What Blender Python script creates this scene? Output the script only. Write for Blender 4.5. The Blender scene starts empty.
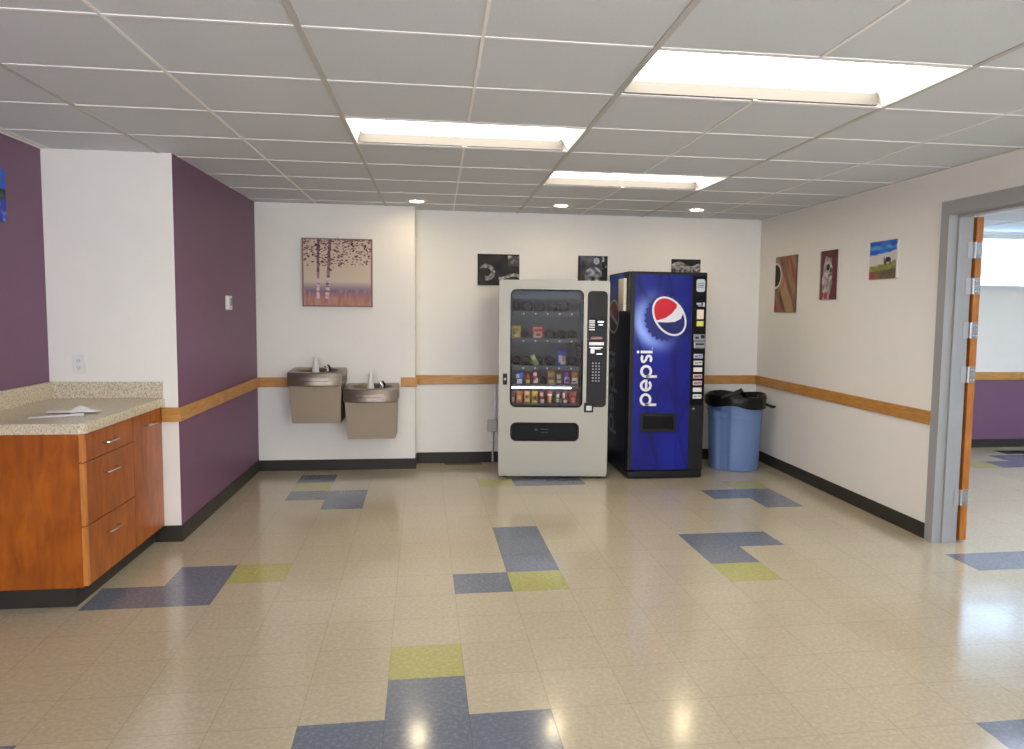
import bpy, bmesh, math, random
from mathutils import Vector, Matrix, noise
PI = math.pi
rnd = random.Random(7)
S = bpy.context.scene
C = S.collection
CH = 2.411            # ceiling height
XL, XR, YB, YF, YR, XP, YP = -2.14, 3.42, 4.12, 3.866, -5.6, -1.40, 1.71
TILT = math.radians(1.058)   # floor tiles run about one degree off the walls

# ------------------------------------------------------------------ colours and materials
def lin(c):
    c = c / 255.0
    return c / 12.92 if c <= 0.04045 else ((c + 0.055) / 1.055) ** 2.4
def rgb(c): return (lin(c[0]), lin(c[1]), lin(c[2]), 1.0)
MATS = {}
def mat(name, col, rough=0.5, metal=0.0, bump=0.0, bscale=60.0, var=0.0, vscale=8.0, spec=0.5, stretch=None):
    """plain surface with optional fine bump and a slight colour variation"""
    if name in MATS: return MATS[name]
    m = bpy.data.materials.new(name); m.use_nodes = True
    nt = m.node_tree; b = nt.nodes['Principled BSDF']
    b.inputs['Base Color'].default_value = rgb(col)
    b.inputs['Roughness'].default_value = rough
    b.inputs['Metallic'].default_value = metal
    b.inputs['Specular IOR Level'].default_value = spec
    tc = nt.nodes.new('ShaderNodeTexCoord'); src = tc.outputs['Object']
    if stretch:
        mp = nt.nodes.new('ShaderNodeMapping'); mp.inputs['Scale'].default_value = stretch
        nt.links.new(src, mp.inputs['Vector']); src = mp.outputs['Vector']
    n = nt.nodes.new('ShaderNodeTexNoise'); n.inputs['Scale'].default_value = vscale; n.inputs['Detail'].default_value = 5
    nt.links.new(src, n.inputs['Vector'])
    mx = nt.nodes.new('ShaderNodeMix'); mx.data_type = 'RGBA'
    d = [max(0, min(255, x * (1 - var))) for x in col]; l = [max(0, min(255, x * (1 + var))) for x in col]
    mx.inputs['A'].default_value = rgb(d); mx.inputs['B'].default_value = rgb(l)
    nt.links.new(n.outputs['Fac'], mx.inputs['Factor']); nt.links.new(mx.outputs['Result'], b.inputs['Base Color'])
    if bump:
        n2 = nt.nodes.new('ShaderNodeTexNoise'); n2.inputs['Scale'].default_value = bscale; n2.inputs['Detail'].default_value = 3
        nt.links.new(tc.outputs['Object'], n2.inputs['Vector'])
        bp = nt.nodes.new('ShaderNodeBump'); bp.inputs['Strength'].default_value = bump; bp.inputs['Distance'].default_value = 0.002
        nt.links.new(n2.outputs['Fac'], bp.inputs['Height']); nt.links.new(bp.outputs['Normal'], b.inputs['Normal'])
    MATS[name] = m; return m
def emit(name, col, s):
    if name in MATS: return MATS[name]
    m = bpy.data.materials.new(name); m.use_nodes = True; nt = m.node_tree
    b = nt.nodes['Principled BSDF']; b.inputs['Base Color'].default_value = (0.8, 0.8, 0.8, 1)
    b.inputs['Emission Color'].default_value = rgb(col); b.inputs['Emission Strength'].default_value = s
    MATS[name] = m; return m
def printed(name, rough=0.5, spec=0.4):
    """a printed or painted sheet: the artwork itself sits in a colour attribute"""
    if name in MATS: return MATS[name]
    m = bpy.data.materials.new(name); m.use_nodes = True; nt = m.node_tree; b = nt.nodes['Principled BSDF']
    a = nt.nodes.new('ShaderNodeAttribute'); a.attribute_name = 'Art'
    nt.links.new(a.outputs['Color'], b.inputs['Base Color'])
    b.inputs['Roughness'].default_value = rough; b.inputs['Specular IOR Level'].default_value = spec
    MATS[name] = m; return m
def glass_mat():
    m = bpy.data.materials.new('clear_glass'); m.use_nodes = True; nt = m.node_tree
    nt.nodes.remove(nt.nodes['Principled BSDF'])
    out = nt.nodes['Material Output']
    t = nt.nodes.new('ShaderNodeBsdfTransparent'); t.inputs['Color'].default_value = (0.86, 0.88, 0.9, 1)
    g = nt.nodes.new('ShaderNodeBsdfGlossy'); g.inputs['Roughness'].default_value = 0.03
    f = nt.nodes.new('ShaderNodeFresnel'); f.inputs['IOR'].default_value = 1.5
    mx = nt.nodes.new('ShaderNodeMixShader')
    nt.links.new(f.outputs[0], mx.inputs[0]); nt.links.new(t.outputs[0], mx.inputs[1]); nt.links.new(g.outputs[0], mx.inputs[2])
    nt.links.new(mx.outputs[0], out.inputs['Surface'])
    return m
def wood(name, dark, light, grain_axis, scale=6.0, rough=0.35, stretch=10.0):
    if name in MATS: return MATS[name]
    m = bpy.data.materials.new(name); m.use_nodes = True; nt = m.node_tree; b = nt.nodes['Principled BSDF']
    tc = nt.nodes.new('ShaderNodeTexCoord'); mp = nt.nodes.new('ShaderNodeMapping')
    sc = [stretch, stretch, stretch]; sc[grain_axis] = 1.0
    mp.inputs['Scale'].default_value = sc; nt.links.new(tc.outputs['Object'], mp.inputs['Vector'])
    n = nt.nodes.new('ShaderNodeTexNoise'); n.inputs['Scale'].default_value = scale; n.inputs['Detail'].default_value = 6
    n.inputs['Distortion'].default_value = 0.6; nt.links.new(mp.outputs['Vector'], n.inputs['Vector'])
    n2 = nt.nodes.new('ShaderNodeTexNoise'); n2.inputs['Scale'].default_value = 3.5; n2.inputs['Detail'].default_value = 4
    nt.links.new(tc.outputs['Object'], n2.inputs['Vector'])
    ad = nt.nodes.new('ShaderNodeMath'); ad.operation = 'MULTIPLY_ADD'; ad.inputs[1].default_value = 0.6
    nt.links.new(n.outputs['Fac'], ad.inputs[0])
    sb = nt.nodes.new('ShaderNodeMath'); sb.operation = 'MULTIPLY'; sb.inputs[1].default_value = 0.4
    nt.links.new(n2.outputs['Fac'], sb.inputs[0]); nt.links.new(sb.outputs[0], ad.inputs[2])
    cr = nt.nodes.new('ShaderNodeValToRGB')
    cr.color_ramp.elements[0].position = 0.36; cr.color_ramp.elements[0].color = rgb(dark)
    cr.color_ramp.elements[1].position = 0.64; cr.color_ramp.elements[1].color = rgb(light)
    nt.links.new(ad.outputs[0], cr.inputs['Fac']); nt.links.new(cr.outputs['Color'], b.inputs['Base Color'])
    b.inputs['Roughness'].default_value = rough
    MATS[name] = m; return m
def granite():
    m = bpy.data.materials.new('speckled_laminate'); m.use_nodes = True; nt = m.node_tree; b = nt.nodes['Principled BSDF']
    tc = nt.nodes.new('ShaderNodeTexCoord')
    n = nt.nodes.new('ShaderNodeTexNoise'); n.inputs['Scale'].default_value = 105; n.inputs['Detail'].default_value = 6; n.inputs['Roughness'].default_value = 0.7
    nt.links.new(tc.outputs['Object'], n.inputs['Vector'])
    cr = nt.nodes.new('ShaderNodeValToRGB'); e = cr.color_ramp.elements
    e[0].position = 0.33; e[0].color = rgb((92, 80, 66)); e[1].position = 0.66; e[1].color = rgb((226, 219, 198))
    x = e.new(0.44); x.color = rgb((194, 180, 151)); x = e.new(0.55); x.color = rgb((211, 199, 171))
    nt.links.new(n.outputs['Fac'], cr.inputs['Fac']); nt.links.new(cr.outputs['Color'], b.inputs['Base Color'])
    b.inputs['Roughness'].default_value = 0.28
    return m
def floor_tile(name, col, fleck):
    """vinyl composition tile: fine flecks, a slight shift from tile to tile, thin dark joints, waxed"""
    m = bpy.data.materials.new(name); m.use_nodes = True; nt = m.node_tree; b = nt.nodes['Principled BSDF']; L = nt.links.new
    tc = nt.nodes.new('ShaderNodeTexCoord'); mp = nt.nodes.new('ShaderNodeMapping')
    mp.inputs['Rotation'].default_value = (0, 0, -TILT); L(tc.outputs['Object'], mp.inputs['Vector'])
    dv = nt.nodes.new('ShaderNodeVectorMath'); dv.operation = 'SCALE'; dv.inputs['Scale'].default_value = 1 / 0.3048
    L(mp.outputs['Vector'], dv.inputs[0])
    fr = nt.nodes.new('ShaderNodeVectorMath'); fr.operation = 'FRACTION'; L(dv.outputs[0], fr.inputs[0])
    fl = nt.nodes.new('ShaderNodeVectorMath'); fl.operation = 'FLOOR'; L(dv.outputs[0], fl.inputs[0])
    sp = nt.nodes.new('ShaderNodeSeparateXYZ'); L(fr.outputs[0], sp.inputs[0])
    def edge(sock):
        a = nt.nodes.new('ShaderNodeMath'); a.operation = 'SUBTRACT'; a.inputs[1].default_value = 0.5; L(sock, a.inputs[0])
        c = nt.nodes.new('ShaderNodeMath'); c.operation = 'ABSOLUTE'; L(a.outputs[0], c.inputs[0]); return c.outputs[0]
    mxx = nt.nodes.new('ShaderNodeMath'); mxx.operation = 'MAXIMUM'; L(edge(sp.outputs['X']), mxx.inputs[0]); L(edge(sp.outputs['Y']), mxx.inputs[1])
    gt = nt.nodes.new('ShaderNodeMapRange'); gt.inputs['From Min'].default_value = 0.4955; gt.inputs['From Max'].default_value = 0.4985
    L(mxx.outputs[0], gt.inputs['Value'])
    wn = nt.nodes.new('ShaderNodeTexWhiteNoise'); L(fl.outputs[0], wn.inputs['Vector'])
    n = nt.nodes.new('ShaderNodeTexNoise'); n.inputs['Scale'].default_value = 55; n.inputs['Detail'].default_value = 5; n.inputs['Roughness'].default_value = 0.65
    L(tc.outputs['Object'], n.inputs['Vector'])
    cr = nt.nodes.new('ShaderNodeValToRGB'); e = cr.color_ramp.elements
    e[0].position = 0.36; e[0].color = rgb([c * 0.96 for c in col]); e[1].position = 0.66; e[1].color = rgb(fleck); x = e.new(0.5); x.color = rgb(col)
    L(n.outputs['Fac'], cr.inputs['Fac'])
    hs = nt.nodes.new('ShaderNodeHueSaturation'); L(cr.outputs['Color'], hs.inputs['Color'])
    mr = nt.nodes.new('ShaderNodeMapRange'); mr.inputs['To Min'].default_value = 0.98; mr.inputs['To Max'].default_value = 1.02
    L(wn.outputs['Value'], mr.inputs['Value']); L(mr.outputs['Result'], hs.inputs['Value'])
    mx = nt.nodes.new('ShaderNodeMix'); mx.data_type = 'RGBA'; mx.inputs['B'].default_value = rgb([c * 0.80 for c in col])
    L(gt.outputs['Result'], mx.inputs['Factor']); L(hs.outputs['Color'], mx.inputs['A']); L(mx.outputs['Result'], b.inputs['Base Color'])
    n3 = nt.nodes.new('ShaderNodeTexNoise'); n3.inputs['Scale'].default_value = 2.2; n3.inputs['Detail'].default_value = 4
    L(tc.outputs['Object'], n3.inputs['Vector'])
    rr = nt.nodes.new('ShaderNodeMapRange'); rr.inputs['From Min'].default_value = 0.3; rr.inputs['From Max'].default_value = 0.7
    rr.inputs['To Min'].default_value = 0.10; rr.inputs['To Max'].default_value = 0.2
    L(n3.outputs['Fac'], rr.inputs['Value']); L(rr.outputs['Result'], b.inputs['Roughness'])
    b.inputs['Specular IOR Level'].default_value = 0.95
    n4 = nt.nodes.new('ShaderNodeTexNoise'); n4.inputs['Scale'].default_value = 9
    L(tc.outputs['Object'], n4.inputs['Vector'])
    sc_ = nt.nodes.new('ShaderNodeMath'); sc_.operation = 'SUBTRACT'; L(n4.outputs['Fac'], sc_.inputs[0]); L(gt.outputs['Result'], sc_.inputs[1])
    bp = nt.nodes.new('ShaderNodeBump'); bp.inputs['Strength'].default_value = 0.25; bp.inputs['Distance'].default_value = 0.0015
    L(sc_.outputs[0], bp.inputs['Height']); L(bp.outputs['Normal'], b.inputs['Normal'])
    return m

M_white = mat('white_wall_paint', (234, 230, 221), 0.6, bump=0.15, bscale=120, var=0.01)
M_purple = mat('purple_wall_paint', (116, 79, 106), 0.5, bump=0.15, bscale=120, var=0.02)
M_tile = mat('ceiling_tile', (208, 212, 216), 0.9, bump=0.8, bscale=260, var=0.025, vscale=90)
M_grid = mat('ceiling_grid_metal', (238, 236, 233), 0.5)
M_grid2 = mat('ceiling_runner_metal', (186, 184, 181), 0.5)
M_base = mat('rubber_baseboard', (52, 49, 44), 0.45, var=0.05, spec=0.25)
M_oak = wood('oak_rail', (166, 112, 46), (205, 150, 78), 0, 9, 0.4, 14)
M_oak_y = wood('oak_rail_along', (166, 112, 46), (205, 150, 78), 1, 9, 0.4, 14)
M_cherry = wood('cherry_laminate', (136, 65, 6), (178, 96, 18), 2, 5, 0.32, 4)
M_cherry_l = wood('cherry_edge', (186, 112, 48), (214, 140, 70), 2, 5, 0.35, 6)
M_door = wood('door_edge_wood', (160, 92, 26), (204, 128, 50), 2, 8, 0.4, 14)
M_gran = granite()
M_frame = mat('grey_door_paint', (156, 155, 152), 0.4, var=0.01)
M_steel = mat('satin_steel', (200, 200, 200), 0.3, 1.0)
M_chrome = mat('chrome', (215, 215, 215), 0.12, 1.0)
M_black = mat('black_plastic', (16, 16, 17), 0.4, spec=0.25)
M_blackgloss = mat('black_gloss', (9, 9, 11), 0.2, spec=0.2)
M_char = mat('charcoal_plastic', (44, 44, 43), 0.5, bump=0.2, bscale=400, spec=0.2)
M_wplast = mat('white_plastic', (222, 220, 214), 0.4)
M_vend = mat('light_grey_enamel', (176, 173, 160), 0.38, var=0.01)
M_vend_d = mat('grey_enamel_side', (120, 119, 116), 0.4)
M_inner = mat('slate_liner', (72, 76, 90), 0.45)
M_tray = mat('tray_grey', (62, 63, 68), 0.4, 0.2)
M_coil = mat('coil_wire', (18, 18, 20), 0.35, 0.5)
M_glass = glass_mat()
M_paper = mat('white_paper', (236, 234, 230), 0.7)

# ------------------------------------------------------------------ mesh helpers
def box(bm, x0, x1, y0, y1, z0, z1, mi=0, bev=0.0):
    vs = [bm.verts.new((x, y, z)) for x in (x0, x1) for y in (y0, y1) for z in (z0, z1)]
    fs = []
    for q in ((0, 1, 3, 2), (4, 6, 7, 5), (0, 4, 5, 1), (2, 3, 7, 6), (0, 2, 6, 4), (1, 5, 7, 3)):
        f = bm.faces.new([vs[i] for i in q]); f.material_index = mi; fs.append(f)
    if bev:
        es = {e for f in fs for e in f.edges}
        bmesh.ops.bevel(bm, geom=list(es), offset=bev, segments=2, affect='EDGES', profile=0.5)
    return fs
def loops_skin(bm, loops, close=True, cap0=False, cap1=False, mi=0, smooth=True):
    rows = [[bm.verts.new(p) for p in L] for L in loops]
    n = len(rows[0])
    for a, b in zip(rows, rows[1:]):
        for i in range(n if close else n - 1):
            j = (i + 1) % n
            f = bm.faces.new((a[i], a[j], b[j], b[i])); f.material_index = mi; f.smooth = smooth
    if cap0: f = bm.faces.new(rows[0][::-1]); f.material_index = mi
    if cap1: f = bm.faces.new(rows[-1]); f.material_index = mi
    return rows
def tube(bm, pts, r, n=8, mi=0, cap=True):
    loops = []
    for i, p in enumerate(pts):
        p = Vector(p)
        a = Vector(pts[max(0, i - 1)]); b = Vector(pts[min(len(pts) - 1, i + 1)])
        t = (b - a).normalized()
        up = Vector((0, 0, 1)) if abs(t.z) < 0.9 else Vector((1, 0, 0))
        u = t.cross(up).normalized(); v = u.cross(t).normalized()
        rr = r[i] if isinstance(r, (list, tuple)) else r
        loops.append([p + u * (rr * math.cos(2 * PI * k / n)) + v * (rr * math.sin(2 * PI * k / n)) for k in range(n)])
    loops_skin(bm, loops, True, cap, cap, mi)
def rrect(x0, x1, z0, z1, r, n=6):
    pts = []
    for cx, cz, a0 in ((x1 - r, z1 - r, 0), (x0 + r, z1 - r, PI / 2), (x0 + r, z0 + r, PI), (x1 - r, z0 + r, 1.5 * PI)):
        for k in range(n + 1):
            a = a0 + PI / 2 * k / n; pts.append((cx + r * math.cos(a), cz + r * math.sin(a)))
    return pts
def ell(cx, cz, a, b, rot=0.0, n=48):
    return [(cx + a * math.cos(t) * math.cos(rot) - b * math.sin(t) * math.sin(rot), cz + a * math.cos(t) * math.sin(rot) + b * math.sin(t) * math.cos(rot)) for t in (2 * PI * k / n for k in range(n))]
def plate(bm, outer, holes, y0, y1, mi=0, f3=None):
    """a plate in the x-z plane between y0 (front) and y1 (back), with holes cut through it"""
    f3 = f3 or (lambda a, y, b: (a, y, b))
    for y in (y0, y1):
        es = []; 
        for L in [outer] + list(holes):
            vs = [bm.verts.new(f3(a, y, b)) for a, b in L]
            es += [bm.edges.new((vs[i], vs[(i + 1) % len(vs)])) for i in range(len(vs))]
        r = bmesh.ops.triangle_fill(bm, use_beauty=True, use_dissolve=False, edges=es)
        for g in r['geom']:
            if isinstance(g, bmesh.types.BMFace): g.material_index = mi
    for L in [outer] + list(holes):
        a = [bm.verts.new(f3(p, y0, q)) for p, q in L]; b = [bm.verts.new(f3(p, y1, q)) for p, q in L]
        for i in range(len(a)):
            j = (i + 1) % len(a); f = bm.faces.new((a[i], a[j], b[j], b[i])); f.material_index = mi
    bmesh.ops.remove_doubles(bm, verts=bm.verts, dist=1e-6)
def lathe(bm, prof, cx=0, cy=0, n=32, mi=0, fn=None):
    loops = []
    for r, z in prof:
        loops.append([(cx + (r + (fn(2 * PI * k / n, z) if fn else 0)) * math.cos(2 * PI * k / n), cy + (r + (fn(2 * PI * k / n, z) if fn else 0)) * math.sin(2 * PI * k / n), z) for k in range(n)])
    return loops_skin(bm, loops, True, False, False, mi)
def paint(bm, x0, x1, z0, z1, nx, ny, fn, pos=None):
    """a finely divided sheet whose artwork fn(u, v) -> sRGB 0..255 goes into the colour attribute"""
    lay = bm.verts.layers.float_color.get('Art') or bm.verts.layers.float_color.new('Art')
    rows = []
    for j in range(ny + 1):
        row = []
        for i in range(nx + 1):
            u, v = i / nx, j / ny
            p = pos(u, v) if pos else (x0 + (x1 - x0) * u, 0, z0 + (z1 - z0) * v)
            w = bm.verts.new(p); w[lay] = rgb([max(0, min(255, c)) for c in fn(u, v)]); row.append(w)
        rows.append(row)
    for j in range(ny):
        for i in range(nx):
            f = bm.faces.new((rows[j][i], rows[j][i + 1], rows[j + 1][i + 1], rows[j + 1][i])); f.smooth = True
def obj(name, bm, mats, parent=None, loc=(0, 0, 0), rot=(0, 0, 0), fix=True):
    me = bpy.data.meshes.new(name)
    if fix: bmesh.ops.recalc_face_normals(bm, faces=bm.faces)
    for e in bm.edges:
        if len(e.link_faces) == 2 and e.calc_face_angle(0) > 0.6: e.smooth = False
    bm.to_mesh(me); bm.free()
    for m in (mats if isinstance(mats, (list, tuple)) else [mats]): me.materials.append(m)
    o = bpy.data.objects.new(name, me); C.objects.link(o)
    o.location = loc; o.rotation_euler = rot
    if parent: o.parent = parent
    return o
def part(name, m, parent, fn, **k):
    bm = bmesh.new(); fn(bm); return obj(name, bm, m, parent, **k)
def bx(name, m, parent, *a, bev=0.0, **k):
    bm = bmesh.new(); box(bm, *a, bev=bev); return obj(name, bm, m, parent, **k)
def tag(o, label, cat, group=None):
    o['label'] = label; o['category'] = cat
    if group: o['group'] = group
    return o
def thing(name, label, cat, loc=(0, 0, 0), rotz=0.0, group=None):
    o = bpy.data.objects.new(name, None); C.objects.link(o); o.location = loc; o.rotation_euler = (0, 0, rotz)
    o.empty_display_size = 0.1
    return tag(o, label, cat, group)
def struct(o): o['kind'] = 'structure'; return o
def copy_tree(o, parent=None):
    c = o.copy(); C.objects.link(c)
    if parent: c.parent = parent
    for ch in list(o.children): copy_tree(ch, c)
    return c
def N(x, y, s=1.0, z=0.0): return noise.noise(Vector((x * s, y * s, z)))

# ------------------------------------------------------------------ the room shell
# floor with the scattered coloured tiles
T = 0.3048
blue = {(2, 3), (2, 4), (2, 5), (1, 2), (0, -2), (-1, -3), (0, -3), (1, -3), (6, 4), (7, 4), (6, 3), (8, 8), (9, 8), (9, 7),
        (-4, 3), (-5, 2), (-4, 2), (-3, 11), (-3, 9), (-2, 9), (-2, 8), (11, 2), (12, 2), (3, 10), (4, 10), (-5, -3), (7, -4), (8, -4),
        (20, 12), (21, 12), (19, 11), (20, 11), (21, 11)}
olive = {(2, 2), (0, -1), (6, 2), (9, 9), (-3, 3), (-3, 10), (2, 10), (18, 11)}
def tile_xy(c, r):
    x, y = c * T, r * T
    return (x * math.cos(TILT) - y * math.sin(TILT), x * math.sin(TILT) + y * math.cos(TILT))
bm = bmesh.new()
vv = {}
def fv(c, r):
    if (c, r) not in vv: vv[(c, r)] = bm.verts.new((*tile_xy(c, r), 0.0))
    return vv[(c, r)]
for c in range(-10, 33):
    for r in range(-20, 18):
        f = bm.faces.new((fv(c, r), fv(c + 1, r), fv(c + 1, r + 1), fv(c, r + 1)))
        f.material_index = 1 if (c, r) in blue else 2 if (c, r) in olive else 0
for co, no in (((XL - 0.1, 0, 0), (-1, 0, 0)), ((9.1, 0, 0), (1, 0, 0)), ((0, YR - 0.1, 0), (0, -1, 0)), ((0, 4.65, 0), (0, 1, 0))):
    bmesh.ops.bisect_plane(bm, geom=bm.verts[:] + bm.edges[:] + bm.faces[:], plane_co=co, plane_no=no, clear_outer=True)
r_ = bmesh.ops.extrude_face_region(bm, geom=bm.faces[:])
bmesh.ops.translate(bm, verts=[g for g in r_['geom'] if isinstance(g, bmesh.types.BMVert)], vec=(0, 0, -0.08))
struct(obj('floor', bm, [floor_tile('tan_floor_tile', (183, 170, 143), (191, 179, 153)), floor_tile('blue_floor_tile', (106, 112, 124), (126, 132, 142)), floor_tile('olive_floor_tile', (170, 165, 96), (184, 180, 116))]))

# walls
def wall(name, m, *a): return struct(bx(name, m, None, *a))
wall('wall_left', M_purple, XL - 0.15, XL, YR - 0.15, YP, 0, CH)
bm = bmesh.new(); fs = box(bm, XL - 0.15, XP, YP, YF, 0, CH)
for f in fs:
    if f.calc_center_median().x > XP - 0.01: f.material_index = 1
struct(obj('wall_pier', bm, [M_white, M_purple]))
wall('wall_fountain', M_white, XL - 0.15, 0.0, YF, YB + 0.15, 0, CH)
wall('wall_back', M_white, 0.0, XR + 0.14, YB, YB + 0.15, 0, CH)
DY0, DY1, DZ = 0.26, 1.207, 2.12      # clear door opening
bm = bmesh.new()
box(bm, XR, XR + 0.14, DY1 + 0.02, YB, 0, CH); box(bm, XR, XR + 0.14, YR, DY0 - 0.02, 0, CH)
box(bm, XR, XR + 0.14, DY0 - 0.02, DY1 + 0.02, DZ + 0.02, CH)
struct(obj('wall_right', bm, M_white))
wall('wall_rear', M_white, XL - 0.15, XR + 0.14, YR - 0.15, YR, 0, CH)  # unseen, added to close the room and bounce light
# the room beyond the door
NX, NY = 9.0, 4.55
WX0, WX1, WZ0, WZ1 = 5.55, 8.4, 1.775, 2.392
bm = bmesh.new()
box(bm, XR + 0.14, NX, NY, NY + 0.15, 0, 0.80, 1)
box(bm, XR + 0.14, NX, NY, NY + 0.15, 0.80, WZ0); box(bm, XR + 0.14, WX0, NY, NY + 0.15, WZ0, WZ1)
box(bm, WX1, NX, NY, NY + 0.15, WZ0, WZ1); box(bm, XR + 0.14, NX, NY, NY + 0.15, WZ1, CH)
struct(obj('wall_beyond', bm, [M_white, M_purple]))
wall('wall_beyond_right', M_white, NX, NX + 0.12, -3.0, NY + 0.15, 0, CH)
wall('wall_beyond_rear', M_white, XR + 0.14, NX + 0.12, -3.12, -3.0, 0, CH)

# ceilings: lay-in tiles on a two-foot grid, open where the light fixtures drop in
GX, GY, GP = -0.257, -0.623, 0.6096
added_lights = []
lights = [(2, 0), (0, 2), (2, 4), (2, -7), (-2, -7)]  # the last two are unseen, added behind the camera for more light
taken = {(c + d, r) for c, r in lights for d in (0, 1)}
def ceiling(name, x0, x1, y0, y1, hole):
    bm = bmesh.new()
    c0, c1 = math.floor((x0 - GX) / GP), math.ceil((x1 - GX) / GP); r0, r1 = math.floor((y0 - GY) / GP), math.ceil((y1 - GY) / GP)
    for c in range(c0, c1):
        for r in range(r0, r1):
            if (c, r) in hole: continue
            a, b = max(x0, GX + c * GP), min(x1, GX + (c + 1) * GP); d, e = max(y0, GY + r * GP), min(y1, GY + (r + 1) * GP)
            if b - a > 0.002 and e - d > 0.002: box(bm, a, b, d, e, CH, CH + 0.02)
    struct(obj(name, bm, M_tile))
    bm = bmesh.new(); mb = bmesh.new()
    for c in range(c0, c1 + 1):
        x = GX + c * GP; w = 0.012 if c % 2 == 0 else 0.006
        if not x0 < x < x1: continue
        for r in range(r0, r1):
            if (c, r) in hole and (c - 1, r) in hole and not any((c, r) == l for l in lights + added_lights): continue
            d, e = max(y0, GY + r * GP), min(y1, GY + (r + 1) * GP)
            if e > d: box(mb if c % 2 == 0 else bm, x - w, x + w, d, e, CH - 0.004, CH + 0.004)
    for r in range(r0, r1 + 1):
        y = GY + r * GP
        if y0 < y < y1: box(bm, x0, x1, y - 0.008, y + 0.008, CH - 0.003, CH + 0.003)
    for (a, b, d, e) in ((x0, x0 + 0.02, y0, y1), (x1 - 0.02, x1, y0, y1), (x0, x1, y0, y0 + 0.02), (x0, x1, y1 - 0.02, y1)):
        box(bm, a, b, d, e, CH - 0.005, CH)
    return bm, mb
g, h = ceiling('ceiling', XL, XR, YR, YB, taken); struct(obj('trim_1', g, M_grid)); struct(obj('trim_11', h, M_grid2))
added_lights += [(8, 4), (11, 4), (8, 1), (11, 1), (8, -2), (11, -2)]  # unseen far-room fixtures, added to brighten that room
beyond = {(c + d, r) for c, r in added_lights for d in (0, 1)}
g, h = ceiling('ceiling_beyond', XR + 0.14, NX, -3.0, NY, beyond); struct(obj('trim_2', g, M_grid)); struct(obj('trim_12', h, M_grid2))

# oak rails and baseboards
RZ0, RZ1 = 0.766, 0.855
def rail(name, m, *a): return struct(bx(name, m, None, *a, bev=0.004))
rail('trim_3', M_oak, -1.497, XP + 0.018, YP - 0.018, YP, RZ0, RZ1)
rail('trim_4', M_oak_y, XP, XP + 0.018, YP, YF, RZ0, RZ1)
rail('trim_5', M_oak, XP + 0.018, -1.092, YF - 0.018, YF, RZ0, RZ1)
rail('trim_6', M_oak, -0.128, 0.018, YF - 0.018, YF, RZ0, RZ1)
rail('trim_7', M_oak, 0.0, XR, YB - 0.018, YB, RZ0, RZ1)
rail('trim_8', M_oak_y, XR - 0.018, XR, 1.290, YB - 0.018, RZ0, RZ1)
rail('trim_9', M_oak, XR + 0.14, NX, NY - 0.018, NY, RZ0, RZ1)
def baseboard(name, *a): return struct(bx(name, M_base, None, *a, bev=0.003))
baseboard('baseboard_pier', -1.56, XP + 0.008, YP - 0.008, YP, 0, 0.105)
baseboard('baseboard_left', XP, XP + 0.008, YP, YF, 0, 0.105)
baseboard('baseboard_fountain', XP + 0.008, 0.008, YF - 0.008, YF, 0, 0.098)
baseboard('baseboard_step', 0.0, 0.008, YF, YB, 0, 0.098)
baseboard('baseboard_back', 0.008, XR, YB - 0.008, YB, 0, 0.105)
baseboard('baseboard_right', XR - 0.008, XR, 1.290, YB - 0.008, 0, 0.105)
baseboard('baseboard_beyond', XR + 0.14, NX, NY - 0.008, NY, 0, 0.095)

# door frame: hollow metal, with a stop
bm = bmesh.new()
JX0, JX1 = XR - 0.016, XR + 0.156
for y0, y1, s in ((DY1, DY1 + 0.080, -1), (DY0 - 0.085, DY0, 1)):
    box(bm, JX0, XR, y0, y1, 0, DZ + 0.085); box(bm, XR + 0.14, JX1, y0, y1, 0, DZ + 0.085)
    yy = (DY1, DY1 + 0.02) if s < 0 else (DY0 - 0.02, DY0)
    box(bm, XR, XR + 0.14, yy[0], yy[1], 0, DZ + 0.02)
    yy = (DY1 - 0.016, DY1) if s < 0 else (DY0, DY0 + 0.016)
    box(bm, XR + 0.045, XR + 0.10, yy[0], yy[1], 0, DZ)
box(bm, JX0, XR, DY0, DY1, DZ, DZ + 0.085); box(bm, XR + 0.14, JX1, DY0, DY1, DZ, DZ + 0.085)
box(bm, XR, XR + 0.14, DY0, DY1, DZ, DZ + 0.02); box(bm, XR + 0.045, XR + 0.10, DY0 + 0.016, DY1 - 0.016, DZ - 0.016, DZ)
struct(obj('trim_10', bm, M_frame))
# door folded right back against the far side of the wall, its hinge edge towards us
door = bpy.data.objects.new('door_1', None); C.objects.link(door); door.location = (XR + 0.174, 1.205, 0); struct(door)
door.rotation_euler = (0, 0, math.radians(-3))
bm = bmesh.new(); fs = box(bm, 0.004, 0.05, 0.0, 0.90, 0.012, 2.11, bev=0.002)
obj('door_panel', bm, M_door, door)
M_hinge = mat('worn_hinge_steel', (150, 148, 146), 0.4, 0.9, var=0.25, vscale=40)
def hinge(z):
    h = bpy.data.objects.new('hinge', None); C.objects.link(h); h.parent = door; h.location = (0, 0, z)
    part('hinge_leaf', M_hinge, h, lambda b: box(b, 0.008, 0.046, -0.004, 0.001, -0.052, 0.052, bev=0.001))
    part('hinge_leaf', mat('bright_hinge_leaf', (176, 176, 175), 0.35, 0.4), h, lambda b: box(b, -0.050, -0.014, -0.0035, 0.0005, -0.052, 0.052, bev=0.001))
    def pin(b):
        for k in range(5):
            z0 = -0.052 + k * 0.0208
            tube(b, [(-0.006, -0.008, z0 + 0.0008), (-0.006, -0.008, z0 + 0.02)], 0.0085, 12)
    part('hinge_knuckle', M_steel, h, pin)
    for s in (-1, 1):
        for q in (0.018, 0.036):
            part('screw', M_chrome, h, lambda b: tube(b, [(q, -0.004, s * 0.032), (q, -0.0055, s * 0.032)], 0.0045, 10))
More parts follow.
